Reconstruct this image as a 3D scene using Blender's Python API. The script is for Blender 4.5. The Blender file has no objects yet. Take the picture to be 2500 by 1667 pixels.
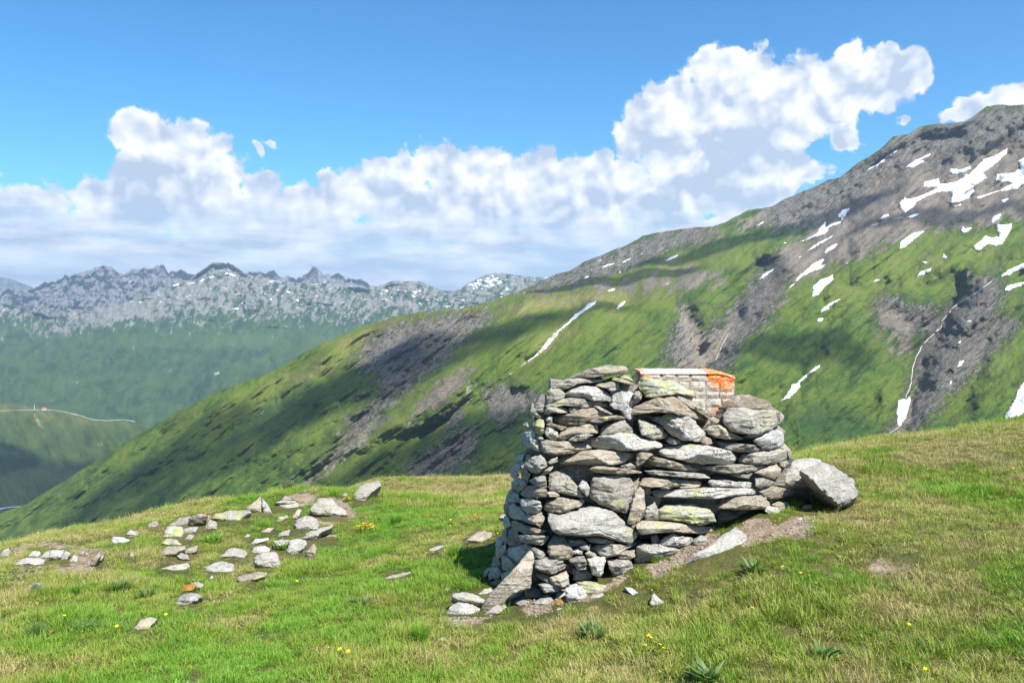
import bpy, math, random
import numpy as np
from mathutils import Vector

# ------------------------------------------------------------------ camera, sky, sun, exposure
scene = bpy.context.scene
C = scene.collection
F = 1944.0            # focal length in photograph pixels (2500 wide)
HY = 760.0            # row of the horizon
CZ = 1.70             # eye height above the turf

cam = bpy.data.cameras.new('camera')
cam_ob = bpy.data.objects.new('camera', cam)
C.objects.link(cam_ob)
cam_ob.location = (0, 0, CZ)
cam_ob.rotation_euler = (math.radians(90), 0, 0)
cam.sensor_width = 36.0
cam.lens = 36.0 * F / 2500.0
cam.shift_y = -(833.5 - HY) / 2500.0
cam.clip_start = 0.1
cam.clip_end = 120000.0
scene.camera = cam_ob

SUN_DIR = Vector((0.42, -0.56, 0.93)).normalized()      # towards the sun
sun = bpy.data.lights.new('sun', 'SUN')
sun.energy = 5.0
sun.angle = math.radians(0.53)
sun.color = (1.0, 0.965, 0.90)
sun_ob = bpy.data.objects.new('sun', sun)
C.objects.link(sun_ob)
sun_ob.rotation_euler = SUN_DIR.to_track_quat('Z', 'Y').to_euler()

scene.view_settings.view_transform = 'Standard'
scene.view_settings.look = 'None'
scene.view_settings.exposure = 0.95
scene.view_settings.gamma = 1.0
scene.view_settings.use_curve_mapping = False
scene.cycles.max_bounces = 6
scene.cycles.diffuse_bounces = 3
scene.cycles.transmission_bounces = 3
scene.cycles.transparent_max_bounces = 12
scene.cycles.volume_bounces = 0
scene.cycles.use_denoising = True
scene.cycles.denoising_prefilter = 'NONE'

class N:
    """small helper to write node trees"""
    def __init__(s, tree):
        s.t = tree; s.n = tree.nodes; s.l = tree.links
    def new(s, kind, **kw):
        n = s.n.new(kind)
        for k, v in kw.items(): setattr(n, k, v)
        return n
    def put(s, sock, v):
        if isinstance(v, bpy.types.NodeSocket): s.l.new(v, sock)
        elif v is not None: sock.default_value = v
    def m(s, op, a, b=None, c=None, clamp=False):
        n = s.new('ShaderNodeMath', operation=op, use_clamp=clamp)
        for i, v in enumerate((a, b, c)): s.put(n.inputs[i], v) if v is not None else None
        return n.outputs[0]
    def v(s, op, a, b=None, scale=None):
        n = s.new('ShaderNodeVectorMath', operation=op)
        s.put(n.inputs[0], a)
        if b is not None: s.put(n.inputs[1], b)
        if scale is not None: s.put(n.inputs['Scale'], scale)
        return n.outputs['Value'] if op in ('LENGTH', 'DOT_PRODUCT', 'DISTANCE') else n.outputs[0]
    def mix(s, f, a, b, blend='MIX'):
        n = s.new('ShaderNodeMix', data_type='RGBA', blend_type=blend)
        s.put(n.inputs[0], f); s.put(n.inputs[6], a); s.put(n.inputs[7], b)
        return n.outputs[2]
    def ramp(s, f, lo, hi, a=0.0, b=1.0):
        n = s.new('ShaderNodeMapRange', interpolation_type='SMOOTHSTEP')
        for i, v in enumerate((f, lo, hi, a, b)): s.put(n.inputs[i], v)
        return n.outputs[0]
    def lin(s, f, lo, hi, a=0.0, b=1.0):
        n = s.new('ShaderNodeMapRange')
        for i, v in enumerate((f, lo, hi, a, b)): s.put(n.inputs[i], v)
        return n.outputs[0]
    def noise(s, vec, scale, detail=4, rough=0.55, dist=0.0, dim='3D'):
        n = s.new('ShaderNodeTexNoise', noise_dimensions=dim)
        if vec is not None: s.put(n.inputs['Vector'], vec)
        s.put(n.inputs['Scale'], scale); n.inputs['Detail'].default_value = detail
        n.inputs['Roughness'].default_value = rough; n.inputs['Distortion'].default_value = dist
        return n.outputs[0]
    def vor(s, vec, scale, detail=0, feature='F1', rough=0.5, dim='3D'):
        n = s.new('ShaderNodeTexVoronoi', feature=feature, voronoi_dimensions=dim)
        n.inputs['Detail'].default_value = detail; n.inputs['Roughness'].default_value = rough
        s.put(n.inputs['Vector'], vec); s.put(n.inputs['Scale'], scale)
        return n.outputs['Distance']
    def rgb(s, c):
        n = s.new('ShaderNodeRGB'); n.outputs[0].default_value = (*c, 1); return n.outputs[0]
    def comb(s, x, y, z):
        n = s.new('ShaderNodeCombineXYZ')
        for i, v in enumerate((x, y, z)): s.put(n.inputs[i], v)
        return n.outputs[0]

def sky_pos(px, py):
    a = (px - 1250) / F; b = (HY - py) / F
    return math.atan(a), b / math.hypot(1, a)

world = bpy.data.worlds.new('World')
scene.world = world
world.use_nodes = True
wt = world.node_tree
wt.nodes.clear()
w = N(wt)
sky = w.new('ShaderNodeTexSky', sky_type='NISHITA')
sky.sun_disc = False
sky.sun_elevation = math.asin(SUN_DIR.z)
sky.sun_rotation = math.atan2(SUN_DIR.x, SUN_DIR.y)
sky.altitude = 2400; sky.air_density = 1.1; sky.dust_density = 0.3; sky.ozone_density = 1.6
tc = w.new('ShaderNodeTexCoord').outputs['Generated']
sep = w.new('ShaderNodeSeparateXYZ'); w.put(sep.inputs[0], tc)
az = w.m('ARCTAN2', sep.outputs[0], sep.outputs[1])
hor = w.m('SQRT', w.m('ADD', w.m('MULTIPLY', sep.outputs[0], sep.outputs[0]), w.m('MULTIPLY', sep.outputs[1], sep.outputs[1])))
el = w.m('DIVIDE', sep.outputs[2], w.m('MAXIMUM', hor, 0.02))
P2 = w.comb(az, el, 0.0)

# cumulus towers: ellipses in (azimuth, height) whose rim is broken up by billowing noise
PUFFS = [(385,350,105,75),(475,400,100,85),(330,335,55,50),(335,440,85,90),(545,430,48,62),(400,490,150,85),
 (110,495,105,58),(100,560,200,60),(330,560,200,60),(225,490,75,45),(20,520,60,50),(620,470,70,50),(560,520,130,70),(690,515,70,45),(645,445,35,26),
 (808,455,34,36),(1250,560,500,50),(560,560,300,50),(880,460,70,50),(950,440,80,55),(1030,415,75,62),(1120,410,85,58),(1200,425,90,60),(1300,425,80,60),
 (1400,425,80,60),(1475,385,42,42),(1545,375,34,20),(1530,430,70,50),
 (1595,288,68,62),(1650,240,52,55),(1640,350,80,70),(1740,190,70,75),(1810,180,85,68),(1900,215,85,62),(1990,205,80,58),
 (2070,165,72,62),(2150,165,72,62),(2215,175,52,58),(2120,215,60,40),(1800,300,150,110),(1930,290,90,80),(1700,420,140,100),
 (1850,420,140,90),(1960,410,60,45),(1790,480,130,50),
 (900,500,160,70),(1150,500,200,85),(1400,500,200,85),(1640,505,150,75),(760,510,110,60),(1560,330,60,60),(2000,250,120,60),(2150,200,95,62),(2230,160,45,50),(1700,290,120,110),(1830,520,120,60),
 (2075,328,42,34),(2205,288,18,13),(2420,262,90,34),(2500,240,80,45),(2620,235,120,60),(2330,292,50,20),(616,366,17,30,.42),(652,348,28,17,.42),(1990,300,26,14,.4)]
SHADES = [(360,495,140,75,.85),(330,430,80,60,.35),(470,500,90,60,.5),(1750,470,230,80,.9),(1800,380,180,95,.6),(1950,360,100,90,.35),
 (1400,500,150,45,.7),(1200,520,200,40,.35),(1050,520,120,30,.3),(1600,500,140,50,.6),(180,560,160,22,.45),(620,590,260,20,.4),(1000,600,260,22,.4),
 (300,640,260,18,.35),(850,660,260,16,.3),(1330,610,160,28,.4),(1300,680,200,20,.35),(560,540,70,20,.3)]
GLOW = [(1485,545,95,42,.8),(1120,500,80,30,.5),(560,480,60,40,.4),(1730,190,90,60,.3),(60,620,70,40,.5),(430,602,110,12,.5),(700,610,130,11,.5),(1700,345,70,60,.3),(1910,450,60,35,.6)]

def puff_field(nt, P, items, out_soft=0.0, weight=False):
    cur = None
    for it in items:
        cx, cy, rx, ry = it[:4]
        a0, e0 = sky_pos(cx, cy)
        k = math.hypot(1, (cx - 1250) / F)
        d = nt.v('SUBTRACT', P, (a0, e0, 0))
        g = 1.0 if weight else 1.22
        d = nt.v('MULTIPLY', d, (F * k * k / (rx * g), F * k / (ry * g), 0))
        d = nt.v('LENGTH', d)
        f = nt.m('SUBTRACT', 1.0 - (it[4] if len(it) > 4 and not weight else 0), d) if not weight else nt.m('MULTIPLY', nt.ramp(d, 1.25, 0.1), it[4])
        if cur is None: cur = f
        else:
            n = nt.new('ShaderNodeMath', operation='SMOOTH_MAX' if not weight else 'MAXIMUM')
            nt.put(n.inputs[0], cur); nt.put(n.inputs[1], f)
            if not weight: n.inputs[2].default_value = 0.12
            cur = n.outputs[0]
    return cur

def billow(nt, P, seed, det=4.0, sc=26):
    q = nt.v('ADD', P, (seed, seed * .37, 0))
    wv = nt.new('ShaderNodeTexNoise', noise_dimensions='2D'); nt.put(wv.inputs['Vector'], q); wv.inputs['Scale'].default_value = 14; wv.inputs['Detail'].default_value = 5
    qq = nt.v('ADD', q, nt.v('SCALE', nt.v('SUBTRACT', wv.outputs['Color'], (.5, .5, .5)), scale=0.035))
    b = nt.vor(qq, sc, detail=det, feature='SMOOTH_F1', rough=0.55, dim='2D')
    return nt.m('SUBTRACT', 0.60, b)

warp = w.new('ShaderNodeTexNoise', noise_dimensions='2D'); w.put(warp.inputs['Vector'], P2); warp.inputs['Scale'].default_value = 9; warp.inputs['Detail'].default_value = 6
warp.inputs['Roughness'].default_value = 0.6
Pw = w.v('ADD', P2, w.v('SCALE', w.v('SUBTRACT', warp.outputs['Color'], (.5, .5, .5)), scale=0.05))
core = puff_field(w, Pw, PUFFS)
bil = billow(w, P2, 3.1)
bil_a = billow(w, P2, 3.1, 2.2, 20)
bil_sun = billow(w, w.v('ADD', P2, (0.007, 0.014, 0)), 3.1, 2.2, 20)
fine = w.noise(P2, 60, 7, 0.62, dim='2D')
# bank of cloud above the horizon, all the way round
_, eb = sky_pos(1250, 470)
bandn = w.noise(w.v('MULTIPLY', P2, (1.0, 1.6, 0)), 5.0, 5, 0.55, dim='2D')
bank = w.m('ADD', w.m('MULTIPLY', w.m('SUBTRACT', eb, el), 9.0), w.m('MULTIPLY', w.m('SUBTRACT', bandn, 0.5), 0.8))
D = w.m('SMOOTH_MAX', core, bank, 0.15)
Dn = w.m('ADD', D, w.m('MULTIPLY', bil, 0.62))
Dn = w.m('ADD', Dn, w.m('MULTIPLY', w.m('SUBTRACT', fine, 0.5), 0.42))
alpha = w.m('MAXIMUM', w.ramp(Dn, -0.06, 0.20), w.ramp(w.m('ADD', el, w.m('ADD', w.m('MULTIPLY', w.m('SUBTRACT', bandn, 0.5), -0.05), w.m('MULTIPLY', bil, -0.05))), sky_pos(1250, 474)[1], sky_pos(1250, 512)[1], 0.0, 0.985))
# thin the bank close to the horizon so blue-grey air shows through
thin = w.noise(w.v('MULTIPLY', P2, (1.0, 3.6, 0)), 9.0, 6, 0.6, dim='2D')
low = w.ramp(el, sky_pos(1250, 470)[1], sky_pos(1250, 620)[1])
alpha = w.m('MULTIPLY', alpha, w.m('SUBTRACT', 1.0, w.m('MULTIPLY', low, w.ramp(thin, 0.60, 0.38, 0.02, 0.18))))
alpha = w.m('MULTIPLY', alpha, w.ramp(el, -0.02, 0.0))
relief = w.m('ADD', w.m('MULTIPLY', w.m('MULTIPLY', w.m('SUBTRACT', bil_a, bil_sun), 1.1), w.m('SUBTRACT', 1.0, w.m('MULTIPLY', low, 0.8))), w.m('MULTIPLY', w.m('SUBTRACT', bil_a, 0.22), w.m('SUBTRACT', 0.85, w.m('MULTIPLY', low, 0.75))))
sh = puff_field(w, Pw, SHADES, weight=True)
gl = puff_field(w, Pw, GLOW, weight=True)
streak = w.noise(w.v('MULTIPLY', P2, (1.0, 5.0, 0)), 9.0, 5, 0.58, dim='2D')
rimlight = w.ramp(Dn, 0.55, 0.05)
lum = w.m('ADD', 0.76, relief)  # lit billows, bright rims and shaded bases are painted into the cloud colour
lum = w.m('ADD', lum, w.m('MULTIPLY', rimlight, 0.16))
lum = w.m('SUBTRACT', lum, w.m('MULTIPLY', sh, 0.62))
lum = w.m('ADD', lum, w.m('MULTIPLY', gl, 0.34))
lum = w.m('ADD', lum, w.m('MULTIPLY', w.m('SUBTRACT', streak, 0.5), w.m('ADD', 0.35, w.m('MULTIPLY', low, 2.3))))
lum = w.m('ADD', lum, w.m('MULTIPLY', low, -0.24), clamp=True)
ccol = w.mix(lum, w.rgb((0.46, 0.55, 0.69)), w.rgb((0.97, 0.97, 0.98)))
hsv = w.new('ShaderNodeHueSaturation'); hsv.inputs['Saturation'].default_value = 1.2
w.put(hsv.inputs['Color'], sky.outputs[0])
tint = w.mix(w.ramp(el, 0.16, -0.02), w.rgb((0.76, 1.46, 1.62)), w.rgb((0.90, 0.96, 1.10)))
skyc = w.mix(1.0, hsv.outputs[0], tint, 'MULTIPLY')
bg_sky = w.new('ShaderNodeBackground'); w.put(bg_sky.inputs[0], skyc); bg_sky.inputs[1].default_value = 0.066
bg_cloud = w.new('ShaderNodeBackground'); w.put(bg_cloud.inputs[0], ccol); bg_cloud.inputs[1].default_value = 0.65
mixs = w.new('ShaderNodeMixShader'); w.put(mixs.inputs[0], alpha); w.put(mixs.inputs[1], bg_sky.outputs[0]); w.put(mixs.inputs[2], bg_cloud.outputs[0])
outw = w.new('ShaderNodeOutputWorld'); w.l.new(mixs.outputs[0], outw.inputs[0])
world.cycles.sampling_method = 'MANUAL'
world.cycles.sample_map_resolution = 512

# ------------------------------------------------------------------ helpers
rng = np.random.default_rng(11)
random.seed(5)

def tag(o, label=None, cat=None, group=None, kind=None):
    if label: o['label'] = label
    if cat: o['category'] = cat
    if group: o['group'] = group
    if kind: o['kind'] = kind
    return o

def link(o, parent=None):
    C.objects.link(o)
    if parent is not None: o.parent = parent
    return o

def np_mesh(name, V, quads=None, tris=None, smooth=True):
    V = np.asarray(V, dtype=np.float32)
    me = bpy.data.meshes.new(name)
    nq = 0 if quads is None else len(quads); nt = 0 if tris is None else len(tris)
    me.vertices.add(len(V)); me.vertices.foreach_set('co', V.ravel())
    idx = []
    if nq: idx.append(np.asarray(quads, dtype=np.int32).ravel())
    if nt: idx.append(np.asarray(tris, dtype=np.int32).ravel())
    idx = np.concatenate(idx)
    me.loops.add(len(idx)); me.loops.foreach_set('vertex_index', idx)
    tot = np.concatenate([np.full(nq, 4, np.int32), np.full(nt, 3, np.int32)])
    st = np.concatenate([[0], np.cumsum(tot)[:-1]]).astype(np.int32)
    me.polygons.add(nq + nt); me.polygons.foreach_set('loop_start', st); me.polygons.foreach_set('loop_total', tot)
    me.polygons.foreach_set('use_smooth', np.full(nq + nt, smooth))
    me.update(calc_edges=True)
    return me

def empty(name, loc):
    o = bpy.data.objects.new(name, None); o.location = loc; C.objects.link(o); return o

def P3(px, py, Y):
    px = np.asarray(px, float); py = np.asarray(py, float); Y = np.asarray(Y, float)
    return np.stack([(px - 1250) / F * Y, Y + 0 * px, CZ - (py - HY) / F * Y], -1)

def hash2(i, j, seed):
    n = (i.astype(np.int64) * 374761393 + j.astype(np.int64) * 668265263 + seed * 1442695041) & 0xffffffff
    n = ((n ^ (n >> 13)) * 1274126177) & 0xffffffff
    n = n ^ (n >> 16)
    return (n & 0xffffff) / float(0xffffff)

def vnoise(x, y, seed=0):
    xi = np.floor(x); yi = np.floor(y); fx = x - xi; fy = y - yi
    fx = fx * fx * fx * (fx * (fx * 6 - 15) + 10); fy = fy * fy * fy * (fy * (fy * 6 - 15) + 10)
    a = hash2(xi, yi, seed); b = hash2(xi + 1, yi, seed); c = hash2(xi, yi + 1, seed); d = hash2(xi + 1, yi + 1, seed)
    return (a + (b - a) * fx) * (1 - fy) + (c + (d - c) * fx) * fy - 0.5

def fbm(x, y, seed=0, octaves=5, gain=0.5, ridged=False):
    x = np.asarray(x, float); y = np.asarray(y, float)
    s = 0; a = 1.0; tot = 0
    for o in range(octaves):
        n = vnoise(x * 2 ** o * (1 + .013 * o) + 17.3 * o, y * 2 ** o + 9.1 * o, seed + o)
        if ridged: n = 0.5 - 2 * np.abs(n)
        s = s + a * n; tot += a; a *= gain
    return s / tot * 1.6

def hash3(i, j, k, seed):
    n = (i.astype(np.int64) * 374761393 + j.astype(np.int64) * 668265263 + k.astype(np.int64) * 2147483647 + seed * 1442695041) & 0xffffffff
    n = ((n ^ (n >> 13)) * 1274126177) & 0xffffffff
    return ((n ^ (n >> 16)) & 0xffffff) / float(0xffffff)

def noise3(P, seed=0):
    i = np.floor(P); f = P - i; f = f * f * (3 - 2 * f)
    r = 0
    for dx in (0, 1):
        for dy in (0, 1):
            for dz in (0, 1):
                wgt = (f[..., 0] if dx else 1 - f[..., 0]) * (f[..., 1] if dy else 1 - f[..., 1]) * (f[..., 2] if dz else 1 - f[..., 2])
                r = r + wgt * hash3(i[..., 0] + dx, i[..., 1] + dy, i[..., 2] + dz, seed)
    return r - 0.5

class RBF:
    def __init__(s, pts, vals, kernel='lin', lam=0.0, scale=1.0):
        s.k = kernel; s.sc = scale
        s.p = np.asarray(pts, float) / scale; v = np.asarray(vals, float); n = len(v)
        A = np.zeros((n + 3, n + 3)); A[:n, :n] = s.ker(np.linalg.norm(s.p[:, None] - s.p[None], axis=-1)) + lam * np.eye(n)
        A[:n, n] = 1; A[:n, n + 1:] = s.p; A[n, :n] = 1; A[n + 1:, :n] = s.p.T
        s.c = np.linalg.solve(A, np.concatenate([v, [0, 0, 0]]))
    def ker(s, r):
        return r if s.k == 'lin' else np.where(r > 0, r * r * np.log(np.maximum(r, 1e-9)), 0)
    def __call__(s, x, y):
        x = np.asarray(x, float); y = np.asarray(y, float); sh = x.shape
        x = x.ravel() / s.sc; y = y.ravel() / s.sc
        r = s.c[-3] + s.c[-2] * x + s.c[-1] * y
        for i, (a, b) in enumerate(s.p): r = r + s.c[i] * s.ker(np.hypot(x - a, y - b))
        return r.reshape(sh)

def poly_sd(px, py, poly):
    """signed distance to a polygon, positive inside"""
    poly = np.asarray(poly, float)
    px = np.asarray(px, float); py = np.asarray(py, float)
    d = np.full(px.shape, 1e18); inside = np.zeros(px.shape, bool)
    n = len(poly)
    for i in range(n):
        x1, y1 = poly[i]; x2, y2 = poly[(i + 1) % n]
        ex, ey = x2 - x1, y2 - y1
        t = np.clip(((px - x1) * ex + (py - y1) * ey) / (ex * ex + ey * ey + 1e-12), 0, 1)
        d = np.minimum(d, (px - x1 - t * ex) ** 2 + (py - y1 - t * ey) ** 2)
        if y1 != y2:
            c = ((y1 > py) != (y2 > py)) & (px < (x2 - x1) * (py - y1) / (y2 - y1) + x1)
            inside ^= c
    return np.where(inside, 1, -1) * np.sqrt(d)

def line_d(px, py, line):
    line = np.asarray(line, float); d = np.full(np.shape(px), 1e18)
    for i in range(len(line) - 1):
        x1, y1 = line[i]; x2, y2 = line[i + 1]; ex, ey = x2 - x1, y2 - y1
        t = np.clip(((px - x1) * ex + (py - y1) * ey) / (ex * ex + ey * ey + 1e-12), 0, 1)
        d = np.minimum(d, (px - x1 - t * ex) ** 2 + (py - y1 - t * ey) ** 2)
    return np.sqrt(d)

def fattr(me, name, arr):
    a = me.attributes.new(name, 'FLOAT', 'POINT'); a.data.foreach_set('value', np.asarray(arr, np.float32).ravel())

def new_mat(name):
    m = bpy.data.materials.new(name); m.use_nodes = True; m.node_tree.nodes.clear()
    return m, N(m.node_tree)

def finish(nt, color, rough=0.9, bump=None, bump_strength=1.0, bump_dist=0.1, spec=0.2, sss=None):
    b = nt.new('ShaderNodeBsdfPrincipled')
    nt.put(b.inputs['Base Color'], color); nt.put(b.inputs['Roughness'], rough)
    b.inputs['Specular IOR Level'].default_value = spec
    if bump is not None:
        bn = nt.new('ShaderNodeBump'); nt.put(bn.inputs['Height'], bump)
        bn.inputs['Strength'].default_value = bump_strength; bn.inputs['Distance'].default_value = bump_dist
        nt.l.new(bn.outputs[0], b.inputs['Normal'])
    o = nt.new('ShaderNodeOutputMaterial'); nt.l.new(b.outputs[0], o.inputs[0])
    return b

# ------------------------------------------------------------------ terrain
def attr(nt, name, out=2, kind='GEOMETRY'):
    n = nt.new('ShaderNodeAttribute'); n.attribute_name = name; n.attribute_type = kind
    return n.outputs[out]

def land_material(name, far, grass=((0.026, 0.070, 0.013), (0.105, 0.145, 0.022), (0.21, 0.19, 0.068)),
                  rock=((0.095, 0.088, 0.074), (0.26, 0.238, 0.20)), scree=((0.125, 0.105, 0.080), (0.235, 0.200, 0.158)), flecks=0.0, an=1.0, bump=1.0, fr=1.0):
    """far = size of the largest patches in metres"""
    m, nt = new_mat(name)
    pos = nt.new('ShaderNodeNewGeometry').outputs['Position']
    uv = nt.new('ShaderNodeUVMap'); uv.uv_map = 'fall'
    st = uv.outputs[0]
    k = 1.0 / far
    big = nt.noise(pos, k, 6, 0.6)
    mid = nt.noise(pos, k * 4.5, 6, 0.62)
    small = nt.noise(pos, k * 26, 5, 0.7)
    rill = nt.noise(nt.v('MULTIPLY', st, (7.5, 2.2 * an, 0)), 3.0, 6, 0.62, 0.6)
    rill2 = nt.noise(nt.v('MULTIPLY', st, (22.0 * fr, 7.0 * an * fr, 0)), 3.0, 5, 0.65, 0.6)
    g = nt.m('ADD', nt.m('MULTIPLY', big, 0.55), nt.m('ADD', nt.m('MULTIPLY', rill, 0.75), nt.m('ADD', nt.m('MULTIPLY', rill2, 0.35), nt.m('MULTIPLY', small, 0.5))))
    g = nt.m('ADD', g, nt.m('MULTIPLY', attr(nt, 'dry'), 0.45))
    col = nt.mix(nt.ramp(g, 0.88, 1.22), nt.rgb(grass[0]), nt.rgb(grass[1]))
    col = nt.mix(nt.ramp(g, 1.22, 1.60), col, nt.rgb(grass[2]))
    # shrubs: darker, bluish green clumps
    clump = nt.noise(nt.v('MULTIPLY', st, (58.0 * fr, 34.0 * fr, 0)), 3.0, 4, 0.7)
    shr = nt.ramp(nt.m('ADD', nt.m('MULTIPLY', rill, 0.8), nt.m('ADD', nt.m('MULTIPLY', clump, 0.5), nt.m('MULTIPLY', attr(nt, 'shrub'), 0.50))), 0.86, 1.10)
    col = nt.mix(nt.m('MULTIPLY', shr, 0.70), col, nt.rgb((0.020, 0.052, 0.024)))
    # scree
    sc = nt.ramp(nt.m('ADD', attr(nt, 'scree'), nt.m('MULTIPLY', nt.m('SUBTRACT', nt.m('ADD', rill, nt.m('MULTIPLY', rill2, 0.8)), 0.9), 1.8)), 0.38, 0.62)
    scol = nt.mix(nt.ramp(nt.m('ADD', small, nt.m('MULTIPLY', rill, 0.7)), 0.68, 1.05), nt.rgb(scree[0]), nt.rgb(scree[1]))
    col = nt.mix(sc, col, scol)
    # bare rock
    rk = nt.ramp(nt.m('ADD', attr(nt, 'rock'), nt.m('MULTIPLY', nt.m('SUBTRACT', nt.m('ADD', rill2, nt.m('ADD', nt.m('MULTIPLY', clump, .5), nt.m('MULTIPLY', small, 0.4))), 0.95), 2.4)), 0.42, 0.66)
    crag = nt.noise(nt.v('MULTIPLY', st, (60.0 * fr, 36.0 * fr, 0)), 3.0, 6, 0.75, 0.5)
    rcol = nt.mix(nt.ramp(nt.m('ADD', crag, nt.m('MULTIPLY', rill2, 0.5)), 0.58, 0.90), nt.rgb(rock[0]), nt.rgb(rock[1]))
    col = nt.mix(rk, col, rcol)
    pale = nt.ramp(nt.m('ADD', attr(nt, 'pale'), nt.m('MULTIPLY', nt.m('SUBTRACT', nt.m('ADD', rill2, nt.m('MULTIPLY', small, 0.9)), 0.95), 1.5)), 0.42, 0.62)
    col = nt.mix(pale, col, nt.mix(small, nt.rgb((0.22, 0.18, 0.14)), nt.rgb((0.38, 0.33, 0.27))))
    if flecks:
        fl = nt.noise(nt.v('MULTIPLY', pos, (1, 1, 2.2)), k * flecks, 3, 0.6)
        fl2 = nt.noise(pos, k * 1.2, 3, 0.5)
        sn = nt.ramp(nt.m('ADD', fl, nt.m('ADD', nt.m('MULTIPLY', fl2, 0.25), nt.m('MULTIPLY', attr(nt, 'snow'), 0.28))), 1.035, 1.055)
        col = nt.mix(sn, col, nt.rgb((0.82, 0.84, 0.87)))
    h = nt.m('ADD', nt.m('MULTIPLY', rill2, 0.7), nt.m('ADD', nt.m('MULTIPLY', small, 1.0), nt.m('MULTIPLY', nt.m('MULTIPLY', crag, nt.m('ADD', rk, nt.m('MULTIPLY', sc, .5))), 1.6)))
    finish(nt, col, 0.95, h, bump, far * 0.035, 0.1)
    return m

class Layer:
    """hill surface spanned between a crest line and a hidden foot, every point at its own distance"""
    def __init__(s, name, crest, foot, depth_pts, x0, x1, dx, rows, kernel='lin', lam=0.0, crest_noise=(0, 30), noise=None, fall=(1.0, 1.0), foot_noise=0):
        s.xs = np.arange(x0, x1 + 0.1, dx); s.rows = rows
        cx, cy = np.array(crest, float).T; fx, fy = np.array(foot, float).T
        top = np.interp(s.xs, cx, cy); bot = np.interp(s.xs, fx, fy)
        top = top + crest_noise[0] * fbm(s.xs / crest_noise[1], s.xs * 0 + .5, 77, 6, 0.62)
        v = np.linspace(0, 1, rows)
        s.PX = np.repeat(s.xs[None], rows, 0)
        s.PY = top[None] + (bot - top)[None] * v[:, None]
        rb = RBF([p[:2] for p in depth_pts], [math.log(p[2]) for p in depth_pts], kernel, lam, 500.0)
        Y = np.exp(rb(s.PX, s.PY))
        s.Y = Y
        s.name = name; s.top = top; s.bot = bot; s.fall = fall
    def streak(s):
        a = math.radians(s.fall[0])
        dx, dy = math.cos(a), math.sin(a)                 # down-slope direction on the slope
        al = (s.PX * dx + s.PY * dy) / 400.0; ac = (-s.PX * dy + s.PY * dx) / 400.0
        return ac, al
    def sample(s, px, py):
        """distance at any photograph position"""
        ix = np.clip((px - s.xs[0]) / (s.xs[1] - s.xs[0]), 0, len(s.xs) - 1.001); i = ix.astype(int); fx = ix - i
        top = s.top[i] * (1 - fx) + s.top[i + 1] * fx; bot = s.bot[i] * (1 - fx) + s.bot[i + 1] * fx
        iy = np.clip((py - top) / (bot - top) * (s.rows - 1), 0, s.rows - 1.001); j = iy.astype(int); fy = iy - j
        Yg = s.Y
        return (Yg[j, i] * (1 - fx) + Yg[j, i + 1] * fx) * (1 - fy) + (Yg[j + 1, i] * (1 - fx) + Yg[j + 1, i + 1] * fx) * fy
    def build(s, mat, attrs, label_kind='structure'):
        rows, cols = s.PX.shape
        V = P3(s.PX, s.PY, s.Y).reshape(-1, 3)
        # the far side of the crest: three rows that fold down and away
        back = []
        for k, (dy, dz) in enumerate(((0.004, 0.001), (0.03, 0.02), (0.16, 0.13))):
            b = P3(s.PX[0], s.PY[0], s.Y[0]); b[:, 1] += s.Y[0] * dy; b[:, 0] *= 1 + dy; b[:, 2] -= s.Y[0] * dz; back.append(b)
        V = np.concatenate([V] + back)
        idx = np.arange(rows * cols).reshape(rows, cols)
        q = np.stack([idx[:-1, :-1], idx[1:, :-1], idx[1:, 1:], idx[:-1, 1:]], -1).reshape(-1, 4)
        prev = idx[0]; qs = [q]
        for k in range(3):
            cur = rows * cols + k * cols + np.arange(cols)
            qs.append(np.stack([cur[:-1], prev[:-1], prev[1:], cur[1:]], -1)); prev = cur
        me = np_mesh(s.name, V, quads=np.concatenate(qs))
        for nme in ('rock', 'scree', 'dry', 'shrub', 'pale', 'snow'):
            a = attrs.get(nme, 0) + np.zeros_like(s.PX)
            fattr(me, nme, np.concatenate([a.ravel(), np.tile(a[0], 3)]))
        ac, al = s.streak()
        uvv = np.concatenate([np.stack([ac, al], -1).reshape(-1, 2), np.tile(np.stack([ac[0], al[0]], -1), (3, 1))])
        uvl = me.uv_layers.new(name='fall')
        li = np.empty(len(me.loops), np.int32); me.loops.foreach_get('vertex_index', li)
        uvl.data.foreach_set('uv', uvv[li].astype(np.float32).ravel())
        me.materials.append(mat)
        o = bpy.data.objects.new(s.name, me); C.objects.link(o); o['kind'] = label_kind
        return o

def smooth_grid(A, k):
    for _ in range(k):
        A = A.copy()
        A[1:-1] = (A[:-2] + 2 * A[1:-1] + A[2:]) / 4
        A[:, 1:-1] = (A[:, :-2] + 2 * A[:, 1:-1] + A[:, 2:]) / 4
    return A

def soft(px, py, poly, w=14): return 1 / (1 + np.exp(-poly_sd(px, py, poly) / w))
def blob(px, py, cx, cy, rx, ry, ang=0):
    a = math.radians(ang); x = px - cx; y = py - cy
    u = (x * math.cos(a) + y * math.sin(a)) / rx; v = (-x * math.sin(a) + y * math.cos(a)) / ry
    return np.exp(-(u * u + v * v))

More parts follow.
